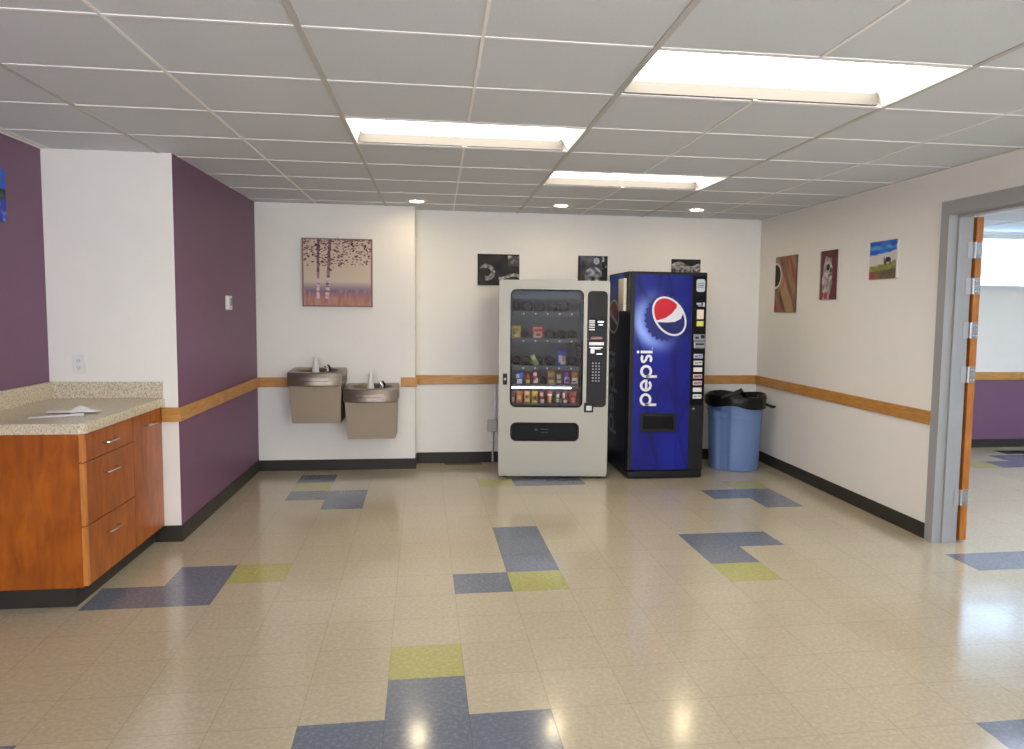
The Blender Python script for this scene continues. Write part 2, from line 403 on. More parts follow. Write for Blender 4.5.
for z in (1.90, 1.672, 1.39, 1.105, 0.30): hinge(z)

# high daylit window in the room beyond
win = bpy.data.objects.new('window_1', None); C.objects.link(win); win.location = (WX0, NY, WZ0); struct(win)
ww, wh = WX1 - WX0, WZ1 - WZ0
def wfr(b):
    for x0, x1, z0, z1 in ((0, ww, 0, 0.05), (0, ww, wh - 0.05, wh), (0, 0.05, 0.05, wh - 0.05), (ww - 0.05, ww, 0.05, wh - 0.05), (ww / 2 - 0.03, ww / 2 + 0.03, 0.05, wh - 0.05)):
        box(b, x0, x1, 0.06, 0.11, z0, z1)
part('window_frame', mat('white_window_paint', (232, 232, 230), 0.4), win, wfr)
part('window_pane', emit('daylit_pane', (178, 216, 255), 1.9), win, lambda b: box(b, 0.04, ww - 0.04, 0.082, 0.09, 0.04, wh - 0.04))
part('window_sill', M_white, win, lambda b: box(b, -0.02, ww + 0.02, -0.02, 0.06, -0.018, 0.0))
# unseen windows added to the rear wall behind the camera as light sources
for k, (a, b_) in enumerate(((-2.0, -0.35), (1.5, 3.25))):
    w = bpy.data.objects.new('window_%d' % (k + 2), None); C.objects.link(w); w.location = (a, YR, 0.95); struct(w)
    L_ = b_ - a
    def fr(b):
        for x0, x1, z0, z1 in ((0, L_, 0, 0.06), (0, L_, 1.14, 1.2), (0, 0.06, 0.06, 1.14), (L_ - 0.06, L_, 0.06, 1.14), (L_ / 2 - 0.03, L_ / 2 + 0.03, 0.06, 1.14)):
            box(b, x0, x1, 0.001, 0.05, z0, z1)
    part('window_frame', MATS['white_window_paint'], w, fr)
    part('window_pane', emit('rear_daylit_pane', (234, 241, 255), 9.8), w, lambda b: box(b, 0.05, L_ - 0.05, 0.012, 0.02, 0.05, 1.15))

# ------------------------------------------------------------------ light fixtures
M_lens = emit('lit_lens', (255, 249, 240), 4.0)
M_house = mat('fixture_white', (232, 228, 220), 0.45)
def troffer(c, r, label, lens=M_lens):
    x0, y0 = GX + c * GP + 0.013, GY + r * GP + 0.011; w, d = 2 * GP - 0.026, GP - 0.022
    t = thing('ceiling_light', label, 'ceiling light', (x0, y0, CH), 0, 'recessed fluorescent ceiling lights')
    def hs(b):
        i = 0.022
        lo = [(0, 0, 0), (w, 0, 0), (w, d, 0), (0, d, 0)]; hi = [(i, i, 0.075), (w - i * 2.2, i, 0.075), (w - i * 2.2, d - i, 0.075), (i, d - i, 0.075)]
        loops_skin(b, [lo, hi], True, False, True, smooth=False)
        e = 0.004
        loops_skin(b, [[(-e, -e, 0.002), (w + e, -e, 0.002), (w + e, d + e, 0.002), (-e, d + e, 0.002)], [(-e, -e, 0.08), (w + e, -e, 0.08), (w + e, d + e, 0.08), (-e, d + e, 0.08)]], True, False, True, smooth=False)
    bm = bmesh.new(); hs(bm); obj('housing', bm, M_house, t, fix=False)
    part('diffuser', lens, t, lambda b: box(b, 0.03, w - 0.055, 0.03, d - 0.03, 0.052, 0.059))
    part('baffle', mat('grey_baffle', (104, 98, 90), 0.6), t, lambda b: box(b, 0.01, w - 0.03, d - 0.034, d - 0.013, 0.001, 0.060))  # far side of the recess, its dimness put into a dark grey colour
    part('rim', M_grid, t, lambda b: (box(b, 0, w, d - 0.012, d, -0.003, 0.004), box(b, 0, w, 0, 0.012, -0.003, 0.004)))
    part('latch', M_steel, t, lambda b: box(b, w / 2 - 0.012, w / 2 + 0.012, d - 0.026, d - 0.012, -0.006, 0.004, bev=0.002))
for (c, r), l in zip(lights, ['largest and nearest lit fluorescent ceiling panel, at the upper right', 'lit fluorescent ceiling panel left of the other two', 'smallest, farthest lit fluorescent ceiling panel, nearest the back wall',
                              'lit fluorescent ceiling panel nearest the rear wall', 'lit fluorescent ceiling panel by the left wall near the rear']): troffer(c, r, l)
for (c, r), l in zip(added_lights, ['far-room ceiling light nearest the window, beyond the door', 'far-room ceiling light at the right by the window', 'far-room ceiling light nearest the doorway', 'far-room ceiling light at the right, away from the window', 'far-room ceiling light short of the doorway', 'far-room ceiling light in the near right corner']): troffer(c, r, l, emit('cool_lit_lens', (212, 228, 255), 9.0))
M_can = emit('lit_downlight', (255, 234, 192), 40.0)
for x, l in ((0.03, 'small round downlight above the fountain corner, leftmost of three'), (1.28, 'small round downlight in the middle, above the snack vending machine'), (2.52, 'small round downlight at right, above the blue soda machine')):
    t = thing('downlight', l, 'ceiling light', (x, 3.465, CH), 0, 'round downlights along the back wall')
    part('trim_ring', M_house, t, lambda b: lathe(b, [(0.058, 0.0), (0.058, -0.006), (0.062, -0.010), (0.082, -0.006), (0.085, 0.0)], n=32))
    part('lens', M_can, t, lambda b: loops_skin(b, [[(0.058 * math.cos(2 * PI * k / 32), 0.058 * math.sin(2 * PI * k / 32), -0.004) for k in range(32)][::-1], [(0.001 * math.cos(2 * PI * k / 32), 0.001 * math.sin(2 * PI * k / 32), -0.009) for k in range(32)][::-1]], True, False, True))

# ------------------------------------------------------------------ snack vending machine
VR = -0.1037
V0 = Vector((0.736, 3.375, 0)); VW, VH, VD = 0.962, 1.747, 0.64
vm = thing('vending_machine', 'light grey snack vending machine with a glass front and half-empty shelves', 'vending machine', V0, VR)
GXa, GXb, GZa, GZb = 0.10, 0.735, 0.638, 1.665
def cab(b):   # open-fronted body: sides, back, top, base
    box(b, 0.0, 0.02, 0.032, VD, 0.03, VH); box(b, VW - 0.02, VW, 0.032, VD, 0.03, VH)
    box(b, 0.02, VW - 0.02, VD - 0.02, VD, 0.03, VH); box(b, 0.02, VW - 0.02, 0.032, VD - 0.02, VH - 0.02, VH); box(b, 0.02, VW - 0.02, 0.032, VD - 0.02, 0.03, 0.05)
part('cabinet', M_vend_d, vm, cab)
pan_hole = rrect(0.768, 0.945, 0.640, 1.660, 0.04); slot_hole = rrect(0.105, 0.709, 0.337, 0.501, 0.05)
def front(b):
    plate(b, rrect(0, VW, 0.045, VH, 0.012, 3), [rrect(GXa, GXb, GZa, GZb, 0.05), pan_hole, slot_hole], 0.0, 0.032)
part('door_panel', M_vend, vm, front)
part('kick_plate', M_vend, vm, lambda b: box(b, 0.006, VW - 0.006, 0.006, 0.032, 0.022, 0.043, bev=0.002))
for x in (0.06, VW - 0.06):
    for y in (0.08, VD - 0.08): part('foot', M_black, vm, lambda b: lathe(b, [(0.001, 0.0), (0.026, 0.0), (0.026, 0.008), (0.012, 0.012), (0.012, 0.03), (0.001, 0.03)], x, y, 16))
def liner(b):
    x0, x1, z0, z1, y1 = GXa - 0.012, GXb + 0.012, GZa - 0.012, GZb + 0.012, 0.47
    box(b, x0 - 0.006, x0, 0.034, y1, z0, z1); box(b, x1, x1 + 0.006, 0.034, y1, z0, z1); box(b, x0, x1, y1, y1 + 0.006, z0, z1)
    box(b, x0, x1, 0.034, y1, z1, z1 + 0.006); box(b, x0, x1, 0.034, y1, z0 - 0.006, z0)
part('inner_liner', M_inner, vm, liner)
gas = part('window_gasket', M_blackgloss, vm, lambda b: plate(b, rrect(GXa - 0.002, GXb + 0.002, GZa - 0.002, GZb + 0.002, 0.051), [rrect(GXa + 0.012, GXb - 0.012, GZa + 0.012, GZb - 0.012, 0.042)], -0.003, 0.03))
part('window_glass', M_glass, vm, lambda b: plate(b, rrect(GXa + 0.011, GXb - 0.011, GZa + 0.011, GZb - 0.011, 0.043), [], 0.006, 0.011))
# shelves: tray height, lane edges
TX0, TX1 = GXa + 0.0, GXb - 0.03
rowz = [1.470, 1.232, 0.993, 0.826, 0.652]
lanes = [[0.13, 0.245, 0.357, 0.472, 0.58], [0.148, 0.343, 0.45, 0.56, 0.655], [0.148, 0.24, 0.345, 0.45, 0.552, 0.655], [0.182, 0.255, 0.324, 0.392, 0.463, 0.532, 0.599, 0.672],
         [0.125, 0.18, 0.249, 0.316, 0.381, 0.448, 0.518, 0.582, 0.657]]
for i, z in enumerate(rowz):
    tr = part('shelf', M_tray, vm, lambda b: (box(b, TX0, TX1, 0.045, 0.44, z - 0.006, z - 0.001), box(b, TX0, TX1, 0.040, 0.045, z - 0.03, z + 0.008), [box(b, x - 0.0015, x + 0.0015, 0.06, 0.44, z - 0.001, z + 0.05) for x in [(p + q) / 2 for p, q in zip(lanes[i], lanes[i][1:])]]))
    if i == 3: part('lamp_tube', emit('lit_tube', (246, 248, 255), 4.0), tr, lambda b: tube(b, [(0.107, 0.029, z - 0.020), (0.637, 0.029, z - 0.020)], 0.0068, 12))
    else:
        for x in ((0.213, 0.318, 0.423, 0.528, 0.635) if i < 3 else ()):
            part('price_tag', M_wplast, tr, lambda b: box(b, x - 0.007, x + 0.007, 0.035, 0.039, z - 0.022, z - 0.008))
    for x in lanes[i]:
        R_ = 0.042 if i < 1 else 0.036 if i < 3 else 0.022
        def coil(b):
            n = 60; pts = [(x + R_ * math.cos(2 * PI * k / 12), 0.10 + 0.30 * k / n, z + R_ + 0.004 + R_ * math.sin(2 * PI * k / 12)) for k in range(n + 1)]
            tube(b, pts, 0.0036, 5)
        part('coil', M_coil, tr, coil)
part('shelf_motor', M_black, vm, lambda b: box(b, 0.685, 0.733, 0.06, 0.2, 1.075, 1.175, bev=0.01))
part('header_strip', mat('blue_grey_strip', (84, 90, 112), 0.4), vm, lambda b: box(b, GXa, GXb, 0.10, 0.11, 1.585, GZb))  # blue-grey strip across the top, behind the glass
# the control panel
cp = part('control_panel', M_char, vm, lambda b: plate(b, rrect(0.769, 0.944, 0.641, 1.659, 0.039), [], 0.006, 0.03))
part('lower_bezel', M_black, cp, lambda b: box(b, 0.778, 0.934, 0.002, 0.006, 1.225, 1.432, bev=0.001))
def strips(b):
    for k, z in enumerate((1.402, 1.384, 1.366, 1.345, 1.325)): box(b, 0.784, 0.834, -0.0005, 0.002, z - (0.006 if k % 2 else 0.008), z + 0.004)
part('instruction_sticker', M_wplast, cp, strips)
bill = part('bill_acceptor', M_black, cp, lambda b: box(b, 0.846, 0.922, -0.014, 0.002, 1.345, 1.42, bev=0.006))
part('bill_slot', M_steel, bill, lambda b: (box(b, 0.857, 0.912, -0.016, -0.014, 1.385, 1.398, bev=0.001), box(b, 0.866, 0.903, -0.016, -0.014, 1.362, 1.37)))
part('display', mat('red_display', (120, 48, 40), 0.2), cp, lambda b: box(b, 0.802, 0.900, 0.0, 0.002, 1.238, 1.262))
part('coin_plate', mat('pale_plate', (232, 230, 226), 0.35), cp, lambda b: box(b, 0.787, 0.917, 0.002, 0.006, 1.187, 1.214, bev=0.001))
part('coin_slot', M_steel, cp, lambda b: (box(b, 0.79, 0.905, 0.003, 0.006, 1.163, 1.170), box(b, 0.800, 0.835, 0.0, 0.006, 1.115, 1.148, bev=0.003), box(b, 0.855, 0.905, 0.003, 0.006, 1.105, 1.116), box(b, 0.80, 0.89, 0.003, 0.006, 1.152, 1.157)))
kp = part('keypad', M_black, cp, lambda b: box(b, 0.802, 0.898, 0.003, 0.006, 0.852, 1.052, bev=0.001))
def keys(b):
    for i in range(3):
        for j in range(7): box(b, 0.816 + i * 0.027, 0.831 + i * 0.027, 0.0, 0.003, 0.866 + j * 0.026, 0.879 + j * 0.026, bev=0.001)
part('keys', mat('grey_keys', (150, 148, 142), 0.4), kp, keys)
cr_ = part('coin_return', M_black, vm, lambda b: plate(b, rrect(0.751, 0.832, 0.596, 0.680, 0.006, 3), [rrect(0.770, 0.818, 0.612, 0.655, 0.004, 3)], -0.012, 0.002))
part('coin_flap', M_wplast, cr_, lambda b: box(b, 0.770, 0.818, -0.008, -0.004, 0.612, 0.655, bev=0.001))
sl = part('delivery_frame', M_blackgloss, vm, lambda b: plate(b, rrect(0.104, 0.710, 0.336, 0.502, 0.05), [rrect(0.124, 0.690, 0.354, 0.484, 0.036)], -0.004, 0.03))
part('delivery_flap', mat('black_flap', (24, 24, 24), 0.5, spec=0.15), sl, lambda b: plate(b, rrect(0.122, 0.692, 0.352, 0.486, 0.037), [], 0.008, 0.014))
part('push_mark', mat('faint_grey_mark', (62, 62, 60), 0.5), sl, lambda b: (plate(b, rrect(0.318, 0.345, 0.425, 0.445, 0.005, 3), [], 0.0065, 0.008), plate(b, rrect(0.372, 0.442, 0.436, 0.444, 0.002, 3), [], 0.0065, 0.008), plate(b, rrect(0.375, 0.438, 0.408, 0.415, 0.002, 3), [], 0.0065, 0.008)))
lk = part('lock_plate', M_black, vm, lambda b: box(b, 0.036, 0.074, -0.006, 0.0, 0.834, 0.932, bev=0.003))
part('lock_cylinder', M_chrome, lk, lambda b: tube(b, [(0.055, -0.006, 0.884), (0.055, -0.012, 0.884)], 0.011, 16))

# snack packets on the shelves
MP = printed('glossy_packet', 0.3, 0.5)
def packet(name, label, cat, group, x, z, w, h, th, fn, lean=0.0):
    def shape(bm):
        def surf(side):
            def pos(u, v):
                e = max(0.0, 1 - (2 * u - 1) ** 2) ** 0.5
                vv_ = (v - 0.07) / 0.86
                g = max(0.0, 1 - (2 * vv_ - 1) ** 2) ** 0.45 if 0 < vv_ < 1 else 0
                wob = 0.004 * N(u * 3 + x * 50, v * 4 + z * 50)
                return ((u - 0.5) * w * (0.94 + 0.06 * abs(2 * v - 1)), side * (th / 2 * e * g + 0.0006 + (wob * e * g)), v * h)
            return pos
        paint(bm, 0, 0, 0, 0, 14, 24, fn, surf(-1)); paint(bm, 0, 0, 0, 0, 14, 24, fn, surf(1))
        bmesh.ops.remove_doubles(bm, verts=[v for v in bm.verts], dist=0.0008)
    bm = bmesh.new(); shape(bm)
    R = Matrix.Rotation(VR, 3, 'Z'); p = V0 + R @ Vector((x, 0.076, z))
    o = obj(name, bm, MP, None, p, (0, lean, VR)); return tag(o, label, cat, group)
def bands(*spec):
    """spec: list of (v0, v1, u0, u1, colour), later ones on top; first item is the ground colour"""
    ground = spec[0]
    def fn(u, v):
        c = ground
        for v0, v1, u0, u1, k in spec[1:]:
            if v0 <= v <= v1 and u0 <= u <= u1: c = k
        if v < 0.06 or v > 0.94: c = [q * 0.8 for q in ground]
        return c
    return fn
W_, K_ = (235, 232, 224), (40, 30, 28)
packet('snack_bag', 'yellow snack bag at the left end of the second shelf down', 'snack bag', 'snack bags on the upper shelves', 0.150, 1.234, 0.08, 0.116, 0.04, bands((226, 190, 40), (0.3, 0.75, 0.1, 0.55, (120, 130, 50)), (0.15, 0.35, 0.3, 0.9, W_), (0.55, 0.8, 0.5, 0.85, (190, 120, 40))))
packet('snack_bag', 'pink and red snack bag alone mid-way along the second shelf', 'snack bag', 'snack bags on the upper shelves', 0.343, 1.234, 0.108, 0.116, 0.045, bands((206, 60, 70), (0.1, 0.9, 0.1, 0.85, (232, 168, 148)), (0.55, 0.75, 0.2, 0.8, (200, 40, 60)), (0.25, 0.45, 0.35, 0.7, (110, 90, 70)), (0.12, 0.22, 0.15, 0.7, W_)))
packet('snack_bag', 'slim pale green snack bag leaning on the third shelf', 'snack bag', 'snack bags on the upper shelves', 0.336, 0.999, 0.045, 0.105, 0.03, bands((178, 196, 92), (0.6, 0.85, 0.2, 0.8, W_), (0.2, 0.4, 0.2, 0.8, (140, 160, 60))), lean=-0.45)
packet('snack_bag', 'blue snack bag with an orange picture, at the right of the third shelf', 'snack bag', 'snack bags on the upper shelves', 0.552, 0.995, 0.092, 0.15, 0.045, bands((52, 62, 168), (0.1, 0.6, 0.55, 0.9, (204, 140, 80)), (0.25, 0.65, 0.15, 0.5, (214, 218, 230)), (0.1, 0.25, 0.4, 0.8, W_)))
r4 = [(0.182, 0.072, 0.128, 'blue and white snack packet, first on the left in the fourth row', bands((34, 72, 170), (0.08, 0.4, 0.2, 0.85, (224, 228, 232)), (0.5, 0.72, 0.05, 0.45, W_), (0.5, 0.85, 0.6, 0.95, (60, 120, 210)))),
      (0.255, 0.055, 0.118, 'dark red and gold packet beside the blue one in the fourth row', bands((120, 36, 30), (0.1, 0.4, 0.15, 0.85, (220, 180, 90)), (0.5, 0.8, 0.3, 0.8, (196, 96, 50)), (0.15, 0.25, 0.3, 0.7, W_))),
      (0.324, 0.056, 0.142, 'red and white packet, third from the left in the fourth row', bands((150, 40, 50), (0.1, 0.45, 0.2, 0.9, (224, 214, 206)), (0.55, 0.75, 0.1, 0.7, W_), (0.3, 0.55, 0.1, 0.5, (186, 60, 60)))),
      (0.463, 0.068, 0.134, 'tan and gold packet right of the empty lane in the fourth row', bands((190, 140, 70), (0.35, 0.55, 0.1, 0.9, (96, 64, 40)), (0.1, 0.32, 0.2, 0.8, (214, 190, 130)), (0.65, 0.7, 0.1, 0.9, (120, 80, 40)))),
      (0.532, 0.054, 0.118, 'brown and cream packet between the tan and purple ones', bands((116, 90, 70), (0.15, 0.35, 0.1, 0.9, (204, 192, 170)), (0.5, 0.75, 0.1, 0.9, (180, 164, 140)), (0.4, 0.46, 0.1, 0.9, (70, 50, 40)))),
      (0.599, 0.065, 0.134, 'purple packet in the fourth row', bands((122, 46, 130), (0.1, 0.5, 0.2, 0.9, (190, 160, 190)), (0.25, 0.4, 0.3, 0.8, (90, 60, 110)))),
      (0.672, 0.066, 0.128, 'orange and white packet at the right end of the fourth row', bands((190, 110, 46), (0.08, 0.5, 0.1, 0.9, (228, 216, 204)), (0.2, 0.3, 0.2, 0.6, (170, 50, 40)), (0.04, 0.12, 0.2, 0.9, (40, 34, 40))))]
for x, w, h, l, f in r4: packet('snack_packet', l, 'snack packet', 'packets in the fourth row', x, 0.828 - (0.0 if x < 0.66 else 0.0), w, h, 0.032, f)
r5 = [(0.127, 0.036, 'narrow brown candy bar at the left end of the bottom row', bands((120, 74, 60), (0.15, 0.5, 0.2, 0.8, (190, 170, 160)))),
      (0.180, 0.056, 'orange-red candy bar, second from the left in the bottom row', bands((196, 92, 42), (0.35, 0.65, 0.15, 0.85, (226, 172, 80)), (0.1, 0.25, 0.1, 0.9, (214, 120, 100)))),
      (0.249, 0.054, 'gold and white candy bar, third from the left in the bottom row', bands((216, 164, 70), (0.5, 0.7, 0.15, 0.85, (110, 70, 50)), (0.2, 0.35, 0.2, 0.9, (236, 210, 150)))),
      (0.316, 0.056, 'yellow candy bar with dark lettering band, fourth from the left in the bottom row', bands((214, 158, 50), (0.35, 0.6, 0.1, 0.8, (96, 56, 40)), (0.15, 0.28, 0.3, 0.9, (240, 220, 170)))),
      (0.381, 0.050, 'dark red candy bar with white panels, middle of the bottom row', bands((126, 32, 34), (0.1, 0.4, 0.25, 0.9, (230, 200, 196)), (0.6, 0.85, 0.1, 0.7, (226, 190, 184)))),
      (0.448, 0.050, 'red and yellow candy bar, fourth from the right in the bottom row', bands((176, 62, 34), (0.15, 0.6, 0.3, 0.85, (226, 190, 110)), (0.65, 0.75, 0.1, 0.9, W_))),
      (0.518, 0.048, 'brown and silver candy bar, third from the right in the bottom row', bands((84, 60, 50), (0.15, 0.75, 0.25, 0.8, (196, 192, 170)), (0.45, 0.52, 0.2, 0.8, (110, 50, 40)))),
      (0.582, 0.050, 'maroon and white candy bar second from right in the bottom row', bands((140, 30, 40), (0.1, 0.35, 0.3, 0.9, (232, 214, 214)), (0.5, 0.85, 0.1, 0.5, (222, 190, 190)))),
      (0.657, 0.068, 'wide bright red candy packet at the right end of the bottom row', bands((182, 30, 40), (0.12, 0.5, 0.3, 0.75, (196, 130, 100)), (0.6, 0.7, 0.2, 0.8, (120, 20, 30))))]
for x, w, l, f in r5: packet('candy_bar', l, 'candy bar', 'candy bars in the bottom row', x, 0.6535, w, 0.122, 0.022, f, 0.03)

# ------------------------------------------------------------------ soda vending machine
P0 = Vector((1.868, 3.243, 0)); PW, PH, PD = 0.692, 1.838, 0.84
pm = thing('soda_machine', 'tall blue and black soda vending machine with bottle cap emblem and upright lettering', 'vending machine', P0, 0.0)
M_navy = mat('dark_navy_side', (22, 24, 42), 0.35)
part('cabinet', M_black, pm, lambda b: (box(b, 0, PW, 0.09, PD, 0.05, PH, bev=0.006), box(b, 0.012, PW - 0.012, 0.02, PD - 0.02, 0.006, 0.05)))
part('door', mat('black_door_frame', (24, 24, 26), 0.35, spec=0.25), pm, lambda b: box(b, 0.0, PW, 0.0, 0.086, 0.075, PH - 0.004, bev=0.008))
part('kick_plate', M_black, pm, lambda b: box(b, 0.005, PW - 0.005, 0.005, 0.05, 0.008, 0.072, bev=0.01))
MPP = printed('printed_soda_panel', 0.18, 0.22)
BX0, BX1, BZ0, BZ1 = 0.040, 0.553, 0.085, 1.808
def panel_art(u, v):
    x = BX0 + (BX1 - BX0) * u; z = BZ0 + (BZ1 - BZ0) * v
    c = [27, 33, 132]
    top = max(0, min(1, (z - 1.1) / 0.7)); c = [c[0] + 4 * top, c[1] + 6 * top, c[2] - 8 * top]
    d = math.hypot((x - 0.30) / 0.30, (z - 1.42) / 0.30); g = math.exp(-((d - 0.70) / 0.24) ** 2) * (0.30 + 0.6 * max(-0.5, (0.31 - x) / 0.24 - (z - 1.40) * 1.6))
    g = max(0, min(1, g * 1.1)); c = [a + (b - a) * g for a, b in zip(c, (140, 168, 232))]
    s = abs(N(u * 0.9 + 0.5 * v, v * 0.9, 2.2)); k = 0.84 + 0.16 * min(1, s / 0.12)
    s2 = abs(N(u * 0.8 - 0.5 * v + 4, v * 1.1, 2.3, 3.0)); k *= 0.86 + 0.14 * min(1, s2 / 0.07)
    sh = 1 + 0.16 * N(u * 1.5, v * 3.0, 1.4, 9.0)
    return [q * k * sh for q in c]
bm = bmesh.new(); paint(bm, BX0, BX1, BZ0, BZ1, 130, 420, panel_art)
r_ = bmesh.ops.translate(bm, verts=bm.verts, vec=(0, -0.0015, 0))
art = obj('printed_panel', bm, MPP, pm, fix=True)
# bottle cap emblem
EA, EB, ER = 0.190, 0.135, math.radians(-53.5)
EC = (0.352, 1.447)
emb = part('bottle_cap', mat('cap_blue', (32, 42, 118), 0.3, spec=0.25), pm, lambda b: plate(b, [(EC[0] - 0.038 + (0.201 + 0.013 * (1 if k % 2 else -1)) * math.cos(2 * PI * k / 48) * 0.90, EC[1] - 0.016 + (0.201 + 0.013 * (1 if k % 2 else -1)) * math.sin(2 * PI * k / 48) * 0.98) for k in range(48)], [], -0.0032, -0.0016))
part('white_ring', mat('emblem_white', (226, 226, 230), 0.3, spec=0.25), emb, lambda b: plate(b, ell(*EC, EA, EB, ER, 64), [], -0.0048, -0.0032))
def Epx(x, y):    # emblem drawing units to panel metres
    return (EC[0] + (x - 455) * 0.000979 + (y - 478) * 0.00002, EC[1] - (y - 478) * 0.000934)
def eang(p):
    dx, dz = p[0] - EC[0], p[1] - EC[1]
    return math.atan2((-dx * math.sin(ER) + dz * math.cos(ER)) / EB, (dx * math.cos(ER) + dz * math.sin(ER)) / EA)
def earc(a0, a1, a, b, n=30):
    return [(EC[0] + a * math.cos(t) * math.cos(ER) - b * math.sin(t) * math.sin(ER), EC[1] + a * math.cos(t) * math.sin(ER) + b * math.sin(t) * math.cos(ER)) for t in (a0 + (a1 - a0) * k / n for k in range(n + 1))]
C1 = [Epx(*p) for p in ((540, 350), (522, 395), (480, 450), (420, 495), (340, 520))]
C2 = [Epx(*p) for p in ((590, 450), (562, 500), (505, 530), (430, 536), (356, 528))]
def seg(curve, up):
    a0, a1 = eang(curve[-1]), eang(curve[0])
    if up:      # arc from the left end clockwise over the top to the right end
        while a1 > a0: a1 -= 2 * PI
    else:
        while a1 < a0: a1 += 2 * PI
    return earc(a0, a1, EA - 0.017, EB - 0.017) + curve[1:-1]
part('red_field', mat('emblem_red', (204, 32, 44), 0.3, spec=0.25), emb, lambda b: plate(b, seg(C1, True), [], -0.0060, -0.0048))
part('blue_field', mat('emblem_blue', (28, 36, 96), 0.3, spec=0.25), emb, lambda b: plate(b, seg(C2, False), [], -0.0060, -0.0048))
# lettering, running upwards
def ribbon(b, pts, w, f3, y0, y1, closed=False):
    n = len(pts); L, R = [], []
    for i, p in enumerate(pts):
        if closed: a, c = pts[i - 1], pts[(i + 1) % n]
        else: a, c = pts[max(0, i - 1)], pts[min(n - 1, i + 1)]
        dx, dy = c[0] - a[0], c[1] - a[1]; l = math.hypot(dx, dy); nx, ny = -dy / l * w / 2, dx / l * w / 2
        L.append((p[0] + nx, p[1] + ny)); R.append((p[0] - nx, p[1] - ny))
    rng = range(n) if closed else range(n - 1)
    for i in rng:
        j = (i + 1) % n
        q = [L[i], L[j], R[j], R[i]]
        vs = [b.verts.new(f3(x, y0, y)) for x, y in q] + [b.verts.new(f3(x, y1, y)) for x, y in q]
        b.faces.new(vs[:4]); b.faces.new(vs[4:][::-1])
        for k in range(4): m = (k + 1) % 4; b.faces.new((vs[k], vs[k + 4], vs[m + 4], vs[m]))
def circ(cx, cy, r, a0=0, a1=360, n=32, ry=None): return [(cx + r * math.cos(math.radians(a0 + (a1 - a0) * k / n)), cy + (ry or r) * math.sin(math.radians(a0 + (a1 - a0) * k / n))) for k in range(n + 1)]
def wordmark(b, f3, y0, y1):
    """x-height 1 unit; five letters, about 4.75 units long"""
    w = 0.21; h = w / 2; r = 0.5 - h
    rb = lambda p, closed=False: ribbon(b, p, w, f3, y0, y1, closed)
    def pee(x):
        rb(circ(x + 0.53, 0.5, 0.53 - h, 0, 360, 40, r)[:-1], True); rb([(x + h, 0.52), (x + h, -0.42)])
    pee(0.0)
    x = 1.20; rb(circ(x + 0.5, 0.5, r, 0, 318, 34)); rb([(x + h, 0.47), (x + 0.98, 0.47)])
    pee(2.34)
    x = 3.52
    rb(circ(x + 0.40, 0.735, 0.27, 30, 200, 14, 0.16)[:-1] + [(x + 0.17, 0.66), (x + 0.28, 0.55), (x + 0.48, 0.49), (x + 0.60, 0.40)] + circ(x + 0.37, 0.27, 0.25, 10, -150, 14, 0.165))
    x = 4.36
    rb([(x + h, 0.0), (x + h, 1.0)]); rb([(x + h, 1.12), (x + h, 1.32)])
XH = 0.107; Z0 = 0.655
part('lettering', mat('white_lettering', (228, 228, 232), 0.35), pm, lambda b: wordmark(b, lambda a, y, c: (0.208 - c * XH, y, Z0 + a * XH), -0.0026, -0.0016))
part('trademark', MATS['white_lettering'], pm, lambda b: wordmark(b, lambda a, y, c: (0.208 - c * 0.006, y, 1.155 + a * 0.004), -0.0026, -0.0016))
# delivery opening
df = part('delivery_frame', M_black, pm, lambda b: plate(b, rrect(0.112, 0.436, 0.421, 0.592, 0.006, 3), [rrect(0.136, 0.412, 0.448, 0.566, 0.004, 3)], -0.014, 0.002))
part('delivery_flap', M_blackgloss, df, lambda b: box(b, 0.136, 0.412, -0.0035, -0.0018, 0.448, 0.566))
# selection column
sc = part('selection_column', M_blackgloss, pm, lambda b: box(b, 0.560, 0.684, -0.004, 0.0, 0.66, 1.80, bev=0.001))
M_sil = mat('silver_plate', (150, 150, 152), 0.3, 0.6)
can = part('can_sticker', mat('pale_can', (196, 200, 204), 0.3), sc, lambda b: plate(b, rrect(0.592, 0.670, 1.665, 1.775, 0.018), [], -0.0055, -0.004))
part('can_band', mat('grey_band', (120, 126, 134), 0.4), can, lambda b: (box(b, 0.598, 0.664, -0.0062, -0.0055, 1.735, 1.742), box(b, 0.602, 0.660, -0.0062, -0.0055, 1.715, 1.726), box(b, 0.598, 0.664, -0.0062, -0.0055, 1.70, 1.706)))
part('price_label', MATS['pale_can'], sc, lambda b: (box(b, 0.598, 0.64, -0.0055, -0.004, 1.552, 1.568), box(b, 0.655, 0.672, -0.0055, -0.004, 1.535, 1.572), box(b, 0.61, 0.65, -0.0055, -0.004, 1.538, 1.545)))
part('notice_label', mat('cream_label', (232, 214, 188), 0.5), sc, lambda b: box(b, 0.602, 0.664, -0.0055, -0.004, 1.425, 1.508))
part('notice_label', mat('yellow_label', (218, 214, 96), 0.5), sc, lambda b: box(b, 0.602, 0.664, -0.0055, -0.004, 1.362, 1.408))
bv = part('bill_acceptor', M_sil, sc, lambda b: (box(b, 0.577, 0.682, -0.010, -0.004, 1.235, 1.292, bev=0.002), box(b, 0.577, 0.682, -0.022, -0.004, 1.165, 1.232, bev=0.010)))
part('bill_slot', M_black, bv, lambda b: (box(b, 0.590, 0.622, -0.0115, -0.010, 1.252, 1.270), box(b, 0.642, 0.676, -0.0115, -0.010, 1.255, 1.285), box(b, 0.592, 0.668, -0.0235, -0.022, 1.198, 1.212)))
cols = [(150, 156, 206), (206, 200, 196), (232, 232, 230), (196, 130, 128), (198, 140, 148), (234, 234, 232), (214, 216, 220)]
